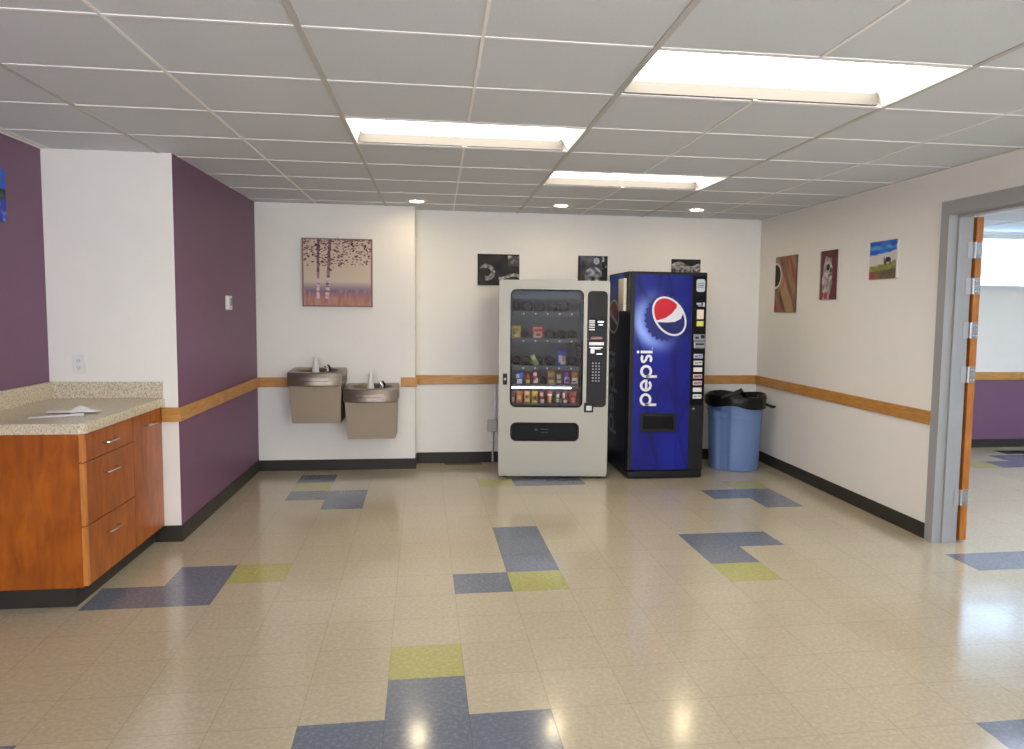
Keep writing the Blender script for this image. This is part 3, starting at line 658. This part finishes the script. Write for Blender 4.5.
for k, c in enumerate(cols):
    z = 1.098 - k * 0.0598
    bt = part('selection_button', M_wplast, sc, lambda b: box(b, 0.584, 0.664, -0.009, -0.004, z - 0.019, z + 0.019, bev=0.003))
    if k in (0, 1, 3, 4, 6): part('button_label', mat('button_tint_%d' % k, c, 0.35), bt, lambda b: (box(b, 0.588, 0.660, -0.0098, -0.009, z - 0.015, z + 0.015),))
    if k in (0, 1, 3, 4, 6): part('button_word', mat('dark_word', (70, 66, 84), 0.4), bt, lambda b: (box(b, 0.592, 0.622, -0.0104, -0.0098, z - 0.006, z + 0.004), box(b, 0.630, 0.654, -0.0104, -0.0098, z - 0.002, z + 0.008)))
part('keyhole', M_chrome, pm, lambda b: tube(b, [(0.594, 0.0, 0.628), (0.594, -0.006, 0.628)], 0.010, 14))
# left flank: blue cap print at the top, big faint lettering below
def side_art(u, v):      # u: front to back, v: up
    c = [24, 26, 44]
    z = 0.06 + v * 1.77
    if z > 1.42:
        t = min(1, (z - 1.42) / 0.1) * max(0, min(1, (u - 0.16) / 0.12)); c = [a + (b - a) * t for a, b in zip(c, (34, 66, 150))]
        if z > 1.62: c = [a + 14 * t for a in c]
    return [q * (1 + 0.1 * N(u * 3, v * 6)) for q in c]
bm = bmesh.new(); paint(bm, 0, 0, 0, 0, 60, 150, side_art, lambda u, v: (-0.0012, PD - 0.01 - (PD - 0.105) * (1 - u), 0.06 + 1.765 * v))
obj('side_print', bm, printed('printed_side', 0.35, 0.15), pm)
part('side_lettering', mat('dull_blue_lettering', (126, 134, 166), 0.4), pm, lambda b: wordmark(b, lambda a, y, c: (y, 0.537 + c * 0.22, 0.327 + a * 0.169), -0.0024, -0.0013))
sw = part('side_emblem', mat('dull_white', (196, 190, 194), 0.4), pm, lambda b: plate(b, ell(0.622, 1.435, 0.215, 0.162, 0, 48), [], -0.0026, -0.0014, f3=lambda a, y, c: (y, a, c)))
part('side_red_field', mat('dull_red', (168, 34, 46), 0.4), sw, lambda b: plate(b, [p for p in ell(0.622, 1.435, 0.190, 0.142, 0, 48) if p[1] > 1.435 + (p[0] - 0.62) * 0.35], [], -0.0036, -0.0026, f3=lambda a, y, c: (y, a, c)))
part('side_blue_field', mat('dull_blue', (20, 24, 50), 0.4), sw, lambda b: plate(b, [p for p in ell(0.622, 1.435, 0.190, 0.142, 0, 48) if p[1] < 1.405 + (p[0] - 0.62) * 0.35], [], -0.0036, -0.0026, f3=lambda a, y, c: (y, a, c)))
hold = tag(part('card_holder', mat('cream_plastic', (226, 216, 192), 0.5), None, lambda b: box(b, -0.030, 0.0, -0.10, 0.10, -0.145, 0.145, bev=0.006), loc=(P0.x - 0.0022, P0.y + 0.225, 1.632)), 'cream card box fixed high on the left flank of the soda machine', 'card holder')

# ------------------------------------------------------------------ drinking fountains
M_fsteel = mat('fountain_steel', (128, 118, 106), 0.34, 0.75, var=0.03, vscale=3, stretch=(1, 1, 14))
M_fbody = mat('fountain_panel', (140, 124, 102), 0.42, 0.35, var=0.03, vscale=2.5)
M_bowl = mat('fountain_bowl', (104, 94, 82), 0.3, 0.8)
def fountain(xc, ztop, label):
    t = thing('drinking_fountain', label, 'drinking fountain', (xc, YF, ztop), 0, 'wall-hung drinking fountains')
    W, DP = 0.464, 0.440; hw = W / 2
    def outline(n=64, inset=0.0, bow=0.055):
        # bowed front, straight sides, flat back; started from bowl centre angle so loops match
        pts = []
        bcx, bcy = 0.0, -0.235
        for k in range(n):
            a = 2 * PI * k / n; dx, dy = math.cos(a), math.sin(a)
            lo, hi = 0.0, 1.0
            for _ in range(30):
                m = (lo + hi) / 2; x, y = bcx + dx * m, bcy + dy * m
                inside = abs(x) <= hw - inset and y <= -inset * 0.0 and y >= -(DP - bow * (x / hw) ** 2) + inset
                lo, hi = (m, hi) if inside else (lo, m)
            pts.append((bcx + dx * lo, bcy + dy * lo))
        return pts
    O = outline(); I = outline(inset=0.005)
    n = len(O)
    bowl = lambda f, g: [(0.188 * f * math.cos(2 * PI * k / n), -0.235 + 0.150 * f * math.sin(2 * PI * k / n) + g) for k in range(n)]
    def top(b):
        L3 = lambda P, z: [(x, y, z) for x, y in P]
        tilt = lambda P, z: [(x, y, z + 0.018 * (y + 0.44) / 0.44) for x, y in P]
        loops_skin(b, [L3(I, -0.118), L3(O, -0.112), L3(O, -0.012), tilt(I, -0.004), tilt(bowl(1.0, 0), -0.002), tilt(bowl(0.96, 0), -0.014), tilt(bowl(0.84, 0), -0.034), tilt(bowl(0.5, 0), -0.048), tilt(bowl(0.12, 0), -0.052)], True, True, True)
    bt = part('basin', [M_fsteel, M_bowl], t, top)
    for p in bt.data.polygons:
        if (p.center.x / 0.180) ** 2 + ((p.center.y + 0.235) / 0.144) ** 2 < 1.0 and p.center.z > -0.1: p.material_index = 1
    def hous(b):
        lo = [(-hw + 0.032, 0), (-hw + 0.032, -DP + 0.085), (hw - 0.020, -DP + 0.085), (hw - 0.020, 0)]
        hi = [(-hw + 0.012, 0), (-hw + 0.012, -DP + 0.068), (hw - 0.012, -DP + 0.068), (hw - 0.012, 0)]
        loops_skin(b, [[(x, y, -0.447) for x, y in lo], [(x, y, -0.113) for x, y in hi]], True, True, True, smooth=False)
        bmesh.ops.bevel(b, geom=[e for e in b.edges], offset=0.005, segments=2, affect='EDGES')
    part('housing', M_fbody, t, hous)
    part('drain', M_chrome, bt, lambda b: lathe(b, [(0.001, -0.030), (0.022, -0.030), (0.024, -0.036)], -0.02, -0.235, 20))
    bub = part('bubbler', M_chrome, t, lambda b: (lathe(b, [(0.026, -0.016), (0.026, -0.004), (0.017, 0.002), (0.014, 0.020), (0.001, 0.022)], 0.095, -0.27, 20), tube(b, [(0.095, -0.27, 0.012), (0.085, -0.27, 0.034), (0.066, -0.265, 0.044)], [0.010, 0.009, 0.007], 12)))
    part('bubbler_guard', M_black, bub, lambda b: tube(b, [(0.112, -0.27, -0.01), (0.115, -0.27, 0.03), (0.098, -0.272, 0.056), (0.09, -0.272, 0.052)], [0.010, 0.010, 0.008, 0.005], 10))
    # front push bar and side push plate
    def bar(b):
        n_ = 16; f = []
        for i in range(n_ + 1):
            x = -0.12 + 0.24 * i / n_; y = -(DP - 0.055 * (x / hw) ** 2) - 0.005
            f.append((x, y))
        loops_skin(b, [[(x, y + 0.006, -0.078) for x, y in f], [(x, y, -0.072) for x, y in f], [(x, y, -0.046) for x, y in f], [(x, y + 0.006, -0.040) for x, y in f]], False)
    part('push_bar', mat('push_bar_steel', (142, 132, 120), 0.3, 0.8), t, bar)
    part('side_push_bar', mat('dark_push_bar', (66, 60, 54), 0.35, 0.4), t, lambda b: box(b, hw - 0.001, hw + 0.005, -0.36, -0.12, -0.085, -0.035, bev=0.004))
    return t
F1X, F2X = -0.842, -0.374
fountain(F1X, 0.932, 'taller, left-hand steel drinking fountain mounted higher on the wall')
fountain(F2X, 0.789, 'lower, right-hand steel drinking fountain mounted below its neighbour')
M_cup = mat('translucent_white_plastic', (232, 230, 224), 0.35)
MATS['translucent_white_plastic'].node_tree.nodes['Principled BSDF'].inputs['Transmission Weight'].default_value = 0.15
for x, z, l in ((F1X - 0.018, 0.891, 'white upturned plastic cup standing in the taller, left drinking fountain'), (F2X - 0.012, 0.748, 'white upturned plastic cup standing in the lower, right drinking fountain')):
    t = thing('plastic_cup', l, 'cup', (x, YF - 0.205, z + 0.003), 0, 'cups in the drinking fountains')
    part('cup_wall', M_cup, t, lambda b: lathe(b, [(0.034, 0.0), (0.036, 0.003), (0.0345, 0.006), (0.029, 0.06), (0.0235, 0.115), (0.021, 0.1155), (0.021, 0.1185), (0.019, 0.119), (0.0165, 0.158), (0.0145, 0.160), (0.001, 0.160)], n=28))
    part('cup_rim', M_wplast, t, lambda b: lathe(b, [(0.033, 0.0), (0.0375, 0.0005), (0.0375, 0.0055), (0.034, 0.006)], n=28))

# ------------------------------------------------------------------ trash can
tc_ = thing('trash_can', 'blue plastic trash can with a black liner bag, in the right corner', 'trash can', (3.035, 3.70, 0))
M_bin = mat('blue_bin_plastic', (108, 132, 178), 0.45, var=0.03)
def rib(a, z):
    d = (a - math.radians(222) + PI) % (2 * PI) - PI
    r = -0.024 * math.exp(-(d / 0.26) ** 6) if z < 0.60 else 0
    return r
def can_body(b):
    prof = [(0.001, 0.012), (0.205, 0.012), (0.218, 0.0), (0.230, 0.004), (0.234, 0.02), (0.240, 0.20), (0.247, 0.40), (0.2505, 0.495), (0.2515, 0.498), (0.2545, 0.502), (0.256, 0.545), (0.2575, 0.549), (0.2605, 0.553), (0.263, 0.63), (0.268, 0.665), (0.276, 0.67), (0.276, 0.69), (0.262, 0.69), (0.248, 0.62), (0.226, 0.50), (0.205, 0.03), (0.001, 0.03)]
    lathe(b, prof, n=96, fn=rib)
part('bin_body', M_bin, tc_, can_body)
hd = part('handle', mat('blue_bin_handle', (70, 90, 140), 0.5), tc_, lambda b: box(b, -0.05, 0.05, -0.012, 0.020, 0.575, 0.612, bev=0.008), loc=(-0.268 * math.cos(math.radians(32)), -0.268 * math.sin(math.radians(32)), 0), rot=(0, 0, math.radians(-58)))
M_bag = mat('black_liner_film', (13, 13, 13), 0.35, bump=0.7, bscale=40, spec=0.3)
def bag(b):
    n = 96
    def ring(r, z, wr, wz, sd):
        out = []
        for k in range(n):
            a = 2 * PI * k / n; c, s = math.cos(a), math.sin(a)
            rr = r + wr * N(c * 3, s * 3, 2.0, sd); zz = z + wz * N(c * 1.3, s * 1.3, 1.0, sd + 5)
            out.append((rr * c, rr * s, zz))
        return out
    hang = [(x, y, z - 0.03 * max(0, math.sin(math.atan2(y, x) + 2.2))) for x, y, z in ring(0.284, 0.612, 0.004, 0.03, 1)]
    loops_skin(b, [hang, ring(0.286, 0.645, 0.010, 0.02, 2), ring(0.288, 0.685, 0.010, 0.01, 3), ring(0.279, 0.712, 0.006, 0.02, 4), ring(0.262, 0.700, 0.008, 0.02, 5), ring(0.232, 0.62, 0.008, 0.03, 6), ring(0.205, 0.45, 0.008, 0.02, 7), ring(0.16, 0.38, 0.02, 0.03, 8), ring(0.02, 0.37, 0.0, 0.01, 9)], True, False, True)
lb = part('liner_bag', M_bag, tc_, bag)
def peak(b):   # a gathered corner of the liner standing above the rim
    pts = [[(-0.16, -0.235, 0.690), (-0.10, -0.262, 0.72), (0.0, -0.275, 0.745), (0.035, -0.272, 0.765), (0.06, -0.27, 0.735), (0.10, -0.26, 0.70)],
           [(-0.15, -0.200, 0.705), (-0.09, -0.215, 0.735), (0.0, -0.225, 0.772), (0.035, -0.225, 0.79), (0.065, -0.222, 0.745), (0.11, -0.215, 0.705)],
           [(-0.13, -0.16, 0.685), (-0.08, -0.165, 0.70), (0.0, -0.17, 0.725), (0.04, -0.17, 0.73), (0.07, -0.17, 0.71), (0.12, -0.165, 0.680)]]
    pts = [[(x - 0.07, y, z) for x, y, z in row] for row in pts]
    loops_skin(b, pts, False)
    bmesh.ops.subdivide_edges(b, edges=b.edges[:], cuts=3, use_grid_fill=True, smooth=0.6)
part('liner_peak', M_bag, lb, peak)
part('liner_tie', M_bag, lb, lambda b: tube(b, [(0.255, -0.09, 0.625), (0.285, -0.12, 0.612), (0.315, -0.14, 0.600), (0.342, -0.15, 0.604)], [0.016, 0.013, 0.014, 0.009], 10))

# ------------------------------------------------------------------ counter: two base units, worktop with upstands
CX1, CY0, CY1, CM = -1.50, 0.62, YP - 0.002, 1.245
def base_unit(label, y0, y1, end):
    t = thing('base_cabinet', label, 'cabinet', (CX1, y0, 0)); d = y1 - y0
    part('carcass', M_cherry, t, lambda b: box(b, XL + 0.002 - CX1, -0.021, 0.0, d, 0.10, 0.865))
    part('toe_kick', M_base, t, lambda b: box(b, XL + 0.002 - CX1, -0.062, 0.02 if end else 0, d, 0.0, 0.10))
    return t, d
def pull(par, y, z):
    y -= 0.05; h = 0.070
    part('handle', M_chrome, par, lambda b: (tube(b, [(0.0, y - h, z), (0.022, y - h, z), (0.028, y - h + 0.006, z), (0.031, y, z), (0.028, y + h - 0.006, z), (0.022, y + h, z), (0.0, y + h, z)], 0.0052, 8)))
t, d = base_unit('cherry-finish base cabinet with three stacked drawers at the counter end', CY0, CM, True)
for z0, z1, hz in ((0.722, 0.862, 0.783), (0.407, 0.717, 0.630), (0.108, 0.402, 0.316)):
    dr = part('drawer', [M_cherry, M_cherry_l], t, lambda b: box(b, -0.020, 0.0, 0.003, d - 0.003, z0, z1))
    for p in dr.data.polygons:
        if p.normal.y < -0.9: p.material_index = 1
    part('edge_band', M_cherry_l, dr, lambda b: box(b, 0.0, 0.0008, 0.003, 0.030, z0, z1))
    pull(dr, 0.345, hz)
t, d = base_unit('cherry-finish base cabinet with a single door, against the white pier', CM, CY1, False)
dr = part('door', M_cherry, t, lambda b: box(b, -0.020, 0.0, 0.003, d - 0.003, 0.108, 0.862))
pull(dr, 0.285, 0.786)
wt = thing('worktop', 'speckled beige laminate worktop with upstands on the cherry cabinets', 'worktop', (XL, YP, 0.866))
def top(b):
    x1 = CX1 + 0.022 - XL; y0 = CY0 - 0.025 - YP; c = 0.03
    out = [(0.001, -0.001), (0.001, y0), (x1 - c, y0), (x1, y0 + c), (x1, -0.001)]
    lo = [(x, y, 0.0) for x, y in out]; hi = [(x, y, 0.049) for x, y in out]
    loops_skin(b, [lo, hi], True, True, True, smooth=False)
    bmesh.ops.bevel(b, geom=[e for e in b.edges if abs(e.verts[0].co.z - e.verts[1].co.z) < 1e-4 and e.verts[0].co.z > 0.04], offset=0.006, segments=3, affect='EDGES')
part('countertop', M_gran, wt, top)
part('upstand', M_gran, wt, lambda b: box(b, 0.022, CX1 + 0.014 - XL, -0.022, -0.001, 0.049, 0.151, bev=0.002))
part('upstand', M_gran, wt, lambda b: box(b, 0.001, 0.021, CY0 - 0.02 - YP, -0.001, 0.049, 0.151, bev=0.002))
# loose papers
def sheet(name, label, loc, rotz, L, Wd, fn):
    bm = bmesh.new(); rows = []
    for j in range(9):
        rows.append([(-L / 2 + L * i / 24, -Wd / 2 + Wd * j / 8, fn(i / 24, j / 8)) for i in range(25)])
    loops_skin(bm, rows, False)
    r = bmesh.ops.extrude_face_region(bm, geom=bm.faces[:]); bmesh.ops.translate(bm, verts=[g for g in r['geom'] if isinstance(g, bmesh.types.BMVert)], vec=(0, 0, 0.0015))
    return tag(obj(name, bm, M_paper, None, loc, (0, 0, rotz)), label, 'paper', 'papers on the worktop')
sheet('folded_paper', 'long folded white paper lying flat on the worktop, nearer its front edge', (-1.722, 0.865, 0.9156), 0.42, 0.24, 0.055, lambda u, v: 0.001 + 0.010 * max(0, math.sin(PI * v)) * (0.3 + 0.7 * u))
sheet('crumpled_paper', 'crumpled white paper on the worktop behind the long folded one', (-1.700, 1.010, 0.9156), 0.12, 0.25, 0.085, lambda u, v: 0.002 + 0.030 * math.exp(-((u - 0.62) / 0.16) ** 2) * math.sin(PI * v) + 0.006 * (1 + N(u * 5, v * 3, 1.0, 2)))

# ------------------------------------------------------------------ pictures
M_art = printed('picture_print', 0.6, 0.3)
def picture(name, label, loc, face, w, h, fn, res=0.006, th=0.018, edge=(60, 52, 48), frame=None, group=None):
    """face: 'y' hangs on a wall looking towards -y, 'x' on the right wall looking towards -x, 'X' on the left wall"""
    rz = {'y': 0, 'x': -PI / 2, 'X': PI / 2}[face]
    t = thing(name, label, 'picture', loc, rz, group)
    part('canvas', mat('canvas_edge_%d_%d_%d' % edge, edge, 0.7), t, lambda b: box(b, -w / 2, w / 2, -th, 0.0, -h / 2, h / 2))
    bm = bmesh.new(); paint(bm, -w / 2, w / 2, -h / 2, h / 2, max(8, int(w / res)), max(8, int(h / res)), fn)
    bmesh.ops.translate(bm, verts=bm.verts, vec=(0, -th - 0.0008, 0)); obj('printed_face', bm, M_art, t)
    if frame:
        f = 0.012
        part('frame', mat('frame_%d_%d_%d' % frame, frame, 0.5), t, lambda b: plate(b, [(-w / 2 - f, -h / 2 - f), (w / 2 + f, -h / 2 - f), (w / 2 + f, h / 2 + f), (-w / 2 - f, h / 2 + f)], [[(-w / 2, -h / 2), (w / 2, -h / 2), (w / 2, h / 2), (-w / 2, h / 2)]], -th - 0.004, -0.001))
        part('hook', M_steel, t, lambda b: tube(b, [(0.0, -0.004, h / 2 + f), (0.0, -0.004, h / 2 + f + 0.014), (0.0, -0.008, h / 2 + f + 0.02)], 0.004, 8))
    return t
def mixc(a, b, t): t = max(0, min(1, t)); return [p + (q - p) * t for p, q in zip(a, b)]
rr = random.Random(11)
leaves = []
for _ in range(420):
    u = rr.random(); v = 1 - 0.56 * rr.random() ** 1.3
    droop = 0.50 + 0.20 * abs(u - 0.36) if u > 0.36 else 0.58
    if v > droop + 0.08 * rr.random(): leaves.append((u, v, 0.010 + 0.016 * rr.random(), 0.004 + 0.006 * rr.random(), rr.random() * 1.2 - 0.6, rr.random()))
def birch(u, v):
    if v > 0.36: c = mixc((206, 190, 166), (204, 178, 164), (v - 0.36) / 0.5)
    elif v > 0.20: c = mixc((128, 108, 132), (200, 186, 166), (v - 0.22) / 0.14)
    else: c = mixc((178, 128, 112), (136, 106, 124), (v - 0.10) / 0.12)
    if v < 0.24:
        g = N(u * 30, v * 6); 
        if g > 0.2: c = mixc(c, (200, 152, 134), 0.45)
        if g < -0.3: c = mixc(c, (150, 100, 94), 0.4)
    for xc, sl, wd in ((0.215, 0.01, 0.020), (0.365, 0.055, 0.023)):
        x = xc + sl * (v - 0.5)
        if v > 0.10 and abs(u - x) < wd * (1.25 - 0.4 * v):
            k = N(u * 8, v * 26); base = (214, 190, 190) if v < 0.42 else (150, 120, 118)
            c = mixc(base, (74, 48, 52), 1.6 * k if k > 0 else 0)
            if v > 0.72: c = mixc(c, (90, 60, 60), 0.5)
    for lu, lv, a, b, t, d in leaves:
        du, dv = u - lu, v - lv
        if abs(du) < 0.035 and abs(dv) < 0.03:
            p = du * math.cos(t) + dv * math.sin(t); q = -du * math.sin(t) + dv * math.cos(t)
            if (p / a) ** 2 + (q / b) ** 2 < 1: c = mixc((66, 40, 40), (116, 84, 80), d)
    return c
picture('birch_picture', 'square framed print of two birch trees above the drinking fountains', (-0.685, YF, 1.800), 'y', 0.590, 0.585, birch, 0.0045, 0.03, (120, 96, 90), (124, 98, 90))
def bw1(u, v):
    c = 40 + 22 * N(u * 3, v * 3, 1, 3)
    d = math.hypot((u - 0.22) * 1.4, v - 0.42)      # a curled pale back at left
    if abs(d - 0.20) < 0.07 and (u > 0.18 or v > 0.55): c = 120 + 90 * N(u * 14, v * 14)
    if u > 0.5 and abs(v - 0.28 - 0.06 * math.sin(u * 9)) < 0.05: c = 150 + 110 * N(u * 16, v * 14)
    if u > 0.72 and v > 0.62: c = 70 + 190 * max(0, N(u * 9, v * 7, 1, 5))
    if u < 0.03 or v > 0.965: c = 12
    return (c, c * 0.96, c * 0.92)
def bw2(u, v):
    c = 74 + 40 * N(u * 4, v * 4, 1, 8)
    if math.hypot((u - 0.62) * 1.2, (v - 0.82)) < 0.12: c = 168 + 30 * N(u * 9, v * 9)
    d = math.hypot((u - 0.52), (v - 0.28) * 0.9)
    if d < 0.30: c = 120 + 130 * N(u * 7, v * 7, 1, 2)
    if u > 0.80: c *= 0.5 if N(u * 10, v * 8) < 0.3 else 2.2
    if u < 0.05 or u > 0.96: c = 30
    return (c, c, c * 1.06)
def bw3(u, v):
    back = 0.66 + 0.16 * math.cos((u - 0.25) * 7.5) * (1 if u < 0.95 else 0)
    c = 26
    if v < back: c = 128 + 90 * N(u * 7, v * 6, 1, 4) + 30 * v
    if v < 0.3 and N(u * 12, v * 2, 1, 6) < 0.05: c = 60
    return (c, c * 0.95, c * 0.95)
picture('dark_photo_print', 'dark unframed photo print left of the snack machine, partly behind its top', (0.786, YB, 1.868), 'y', 0.40, 0.296, bw1, 0.0045, 0.012, (30, 28, 26), group=None)
picture('grey_photo_print', 'small greyish photo print above the right end of the snack machine', (1.706, YB, 1.882), 'y', 0.29, 0.276, bw2, 0.0045, 0.012, (40, 40, 42))
picture('animal_photo_print', 'small photo print of pale animals peeking over the soda machine top', (2.645, YB, 1.87), 'y', 0.296, 0.272, lambda u, v: bw3(u, max(0, (v - 0.5) * 2)), 0.0045, 0.012, (34, 30, 30))
def guitar(u, v):
    d = math.hypot((u - 0.02) * 0.62, (v - 0.66) * 0.78)
    t = (u * 0.46 + v * 0.40)
    k = int((t * 11)) % 7
    c = [(132, 58, 46), (128, 90, 70), (84, 56, 52), (146, 138, 74), (172, 124, 104), (96, 64, 62), (122, 86, 66)][k]
    c = mixc(c, (180, 150, 110), 0.35 + 0.5 * N(u * 6 + v * 3, v * 2 + u, 2.0))
    c = mixc(c, (140, 40, 36), 0.8 * max(0, 1 - math.hypot(u / 0.38, v / 0.26)) + 0.35 * max(0, N(u * 5 - v * 3, v * 2, 1.0, 4)))
    if d < 0.155: c = (24, 24, 24)
    elif d < 0.185: c = (206, 200, 186)
    return c
def ghost(u, v):
    c = mixc((112, 52, 58), (88, 44, 48), 0.5 + N(u * 5, v * 5))
    body = abs(u - 0.40 - 0.10 * v) < 0.27 - 0.16 * abs(v - 0.45) + 0.07 * N(u * 2, v * 7, 1, 6) and v < 0.86 + 0.08 * N(u * 6, 0.5)
    if body: c = mixc((196, 190, 182), (130, 118, 116), 0.5 + 1.2 * N(u * 7, v * 9))
    if math.hypot((u - 0.48) * 0.8, v - 0.66) < 0.07: c = (40, 34, 36)
    if math.hypot((u - 0.64) * 0.8, v - 0.60) < 0.05: c = (54, 44, 44)
    if abs(v - 0.50 - 0.05 * (u - 0.6)) < 0.014 and 0.46 < u < 0.74: c = (84, 100, 86)
    if math.hypot(u - 0.2, (v - 0.09) * 1.3) < 0.08 or math.hypot(u - 0.40, (v - 0.08) * 1.3) < 0.09: c = (164, 40, 50)
    if u < 0.05: c = (168, 158, 154)
    return c
def meadow(u, v):
    c = (206, 200, 196)
    e = 0.03 * N(u * 6, 0.3) 
    if v > 0.62 + 0.10 * u + e and u < 0.97: c = mixc((36, 92, 190), (90, 160, 226), 0.5 + 1.3 * N(u * 4, v * 9)); 
    if v > 0.90 and c[2] > 180: c = mixc(c, (28, 70, 170), 0.5)
    if v < 0.34 + 0.10 * u + e and u < 0.97:
        c = mixc((116, 128, 66), (150, 150, 76), 0.5 + N(u * 6, v * 6))
        if v < 0.20 + 0.06 * u: c = mixc((142, 92, 52), (92, 84, 66), 0.5 + N(u * 5, v * 8) + (u - 0.3))
        c = mixc(c, (176, 66, 60), max(0, 1.3 - 1.3 * math.hypot(u / 0.24, v / 0.24)))
    if math.hypot((u - 0.68) / 0.10, (v - 0.50) / 0.07) < 1: c = (40, 32, 32)
    if v < 0.48 and v > 0.36 and (abs(u - 0.60) < 0.03 or abs(u - 0.76) < 0.03): c = (84, 72, 66)
    if abs(u - 0.55) < 0.02 and 0.40 < v < 0.56: c = (70, 66, 60)
    if math.hypot((u - 0.89) / 0.08, (v - 0.40) / 0.08) < 1: c = (136, 140, 70)
    return c
picture('striped_painting', 'tall painting of brown and olive diagonal stripes with a black round spot', (XR, 3.510, 1.755), 'x', 0.43, 0.52, guitar, 0.0045, 0.014, (96, 70, 60))
picture('maroon_painting', 'tall maroon painting of a pale animal face', (XR, 2.715, 1.805), 'x', 0.29, 0.405, ghost, 0.0045, 0.012, (176, 170, 166))
picture('meadow_painting', 'small painting of a dark cow on a green meadow under blue sky', (XR, 1.928, 1.880), 'x', 0.35, 0.275, meadow, 0.0045, 0.012, (212, 208, 204))
def bluep(u, v):
    c = mixc((40, 84, 190), (70, 120, 220), 0.5 + N(u * 4, v * 3))
    if 0.42 < v < 0.62 : c = mixc((20, 26, 40), (70, 96, 90), 0.5 + 1.2 * N(u * 9, v * 9))
    if v < 0.42: c = mixc((36, 56, 170), (150, 170, 226), 0.1 + 1.3 * max(0, N(u * 9, v * 9, 1, 2)))
    return c
picture('blue_painting', 'blue painting at the left edge, on the purple wall', (XL, 1.06, 2.07), 'X', 0.42, 0.28, bluep, 0.005, 0.02, (60, 70, 110))

# ------------------------------------------------------------------ small wall fittings
ot = thing('wall_outlet', 'white double power outlet on the white pier above the counter', 'outlet', (-1.969, YP, 1.125))
part('cover_plate', mat('outlet_plate', (226, 224, 218), 0.4), ot, lambda b: box(b, -0.038, 0.038, -0.006, 0.0, -0.060, 0.060, bev=0.004))
for z in (-0.021, 0.021):
    rc = part('receptacle', M_wplast, ot, lambda b: plate(b, rrect(-0.017, 0.017, z - 0.0145, z + 0.0145, 0.012), [], -0.008, -0.006))
    part('slots', M_black, rc, lambda b: (box(b, -0.008, -0.006, -0.0085, -0.008, z - 0.002, z + 0.007), box(b, 0.006, 0.008, -0.0085, -0.008, z - 0.002, z + 0.007), box(b, -0.002, 0.002, -0.0085, -0.008, z - 0.010, z - 0.006)))
th = thing('thermostat', 'small white thermostat on the purple wall', 'thermostat', (XP, 2.90, 1.515))
part('case', M_wplast, th, lambda b: box(b, 0.0, 0.026, -0.055, 0.055, -0.054, 0.054, bev=0.006))
part('screen', mat('grey_screen', (120, 118, 112), 0.3), th, lambda b: box(b, 0.026, 0.0268, -0.006, 0.042, -0.024, 0.036))
part('buttons', mat('pale_buttons', (190, 188, 182), 0.5), th, lambda b: [box(b, 0.026, 0.0285, y, y + 0.012, -0.042, -0.034) for y in (-0.03, -0.01, 0.01)])
cb = thing('conduit_box', 'grey surface-mounted outlet box with conduit beside the snack machine', 'outlet box', (0.735, YB, 0.363))
part('back_box', mat('grey_box_paint', (176, 174, 168), 0.45), cb, lambda b: box(b, -0.048, 0.048, -0.045, 0.0, -0.058, 0.058, bev=0.006))
part('face_plate', mat('grey_face', (196, 194, 188), 0.4), cb, lambda b: box(b, -0.042, 0.042, -0.048, -0.045, -0.052, 0.052, bev=0.001))
part('conduit', M_steel, cb, lambda b: tube(b, [(0.005, -0.022, -0.058), (0.005, -0.022, -0.352)], 0.010, 14))
part('coupling', M_steel, cb, lambda b: (tube(b, [(0.005, -0.022, -0.058), (0.005, -0.022, -0.085)], 0.015, 14), tube(b, [(0.005, -0.022, -0.160), (0.005, -0.022, -0.172)], 0.0135, 14), box(b, -0.016, 0.026, -0.03, -0.014, -0.170, -0.162)))
part('conduit', M_steel, cb, lambda b: tube(b, [(0.03, -0.018, 0.058), (0.03, -0.018, 0.40)], 0.008, 14))
def register(label, loc, L, Wd):
    t = thing('floor_register', label, 'floor vent', loc)
    part('grille_frame', mat('brown_register', (62, 52, 42), 0.5, 0.3), t, lambda b: (box(b, 0, L, 0, 0.012, 0.0005, 0.006), box(b, 0, L, Wd - 0.012, Wd, 0.0005, 0.006), box(b, 0, 0.012, 0.012, Wd - 0.012, 0.0005, 0.006), box(b, L - 0.012, L, 0.012, Wd - 0.012, 0.0005, 0.006)))
    part('slats', mat('dark_slats', (38, 33, 28), 0.5), t, lambda b: [box(b, 0.014 + k * 0.0175, 0.014 + k * 0.0175 + 0.008, 0.012, Wd - 0.012, 0.0005, 0.004) for k in range(int((L - 0.03) / 0.0175))])
register('brown floor register by the baseboard left of the snack machine', (0.275, 4.012, 0), 0.35, 0.09)
register('dark floor register seen through the doorway in the far room', (6.30, 4.14, 0), 0.62, 0.17)

# ------------------------------------------------------------------ camera, light, view
cam = bpy.data.cameras.new('camera'); co = bpy.data.objects.new('camera', cam); C.objects.link(co)
R0 = [[0.990663, -0.135809, 0.011915], [0.000539, -0.083496, -0.996508], [0.136329, 0.98721, -0.082643]]
cam.sensor_width = 36.0; cam.lens = 772.868 * 36.0 / 1024.0; cam.shift_x = -30.745 / 1024.0; cam.clip_start = 0.05
M4 = Matrix.Identity(4)
for i in range(3):
    M4[i][0] = R0[0][i]; M4[i][1] = -R0[1][i]; M4[i][2] = -R0[2][i]
for i, v in enumerate([0.19576, -3.34558, 1.48518]): M4[i][3] = v
co.matrix_world = M4
S.camera = co
w = bpy.data.worlds.new('world'); S.world = w; w.use_nodes = True
w.node_tree.nodes['Background'].inputs['Color'].default_value = (0.8, 0.88, 1.0, 1); w.node_tree.nodes['Background'].inputs['Strength'].default_value = 0.3
S.view_settings.view_transform = 'Standard'; S.view_settings.look = 'None'; S.view_settings.gamma = 1.0; S.view_settings.use_curve_mapping = False
S.view_settings.exposure = 1.25
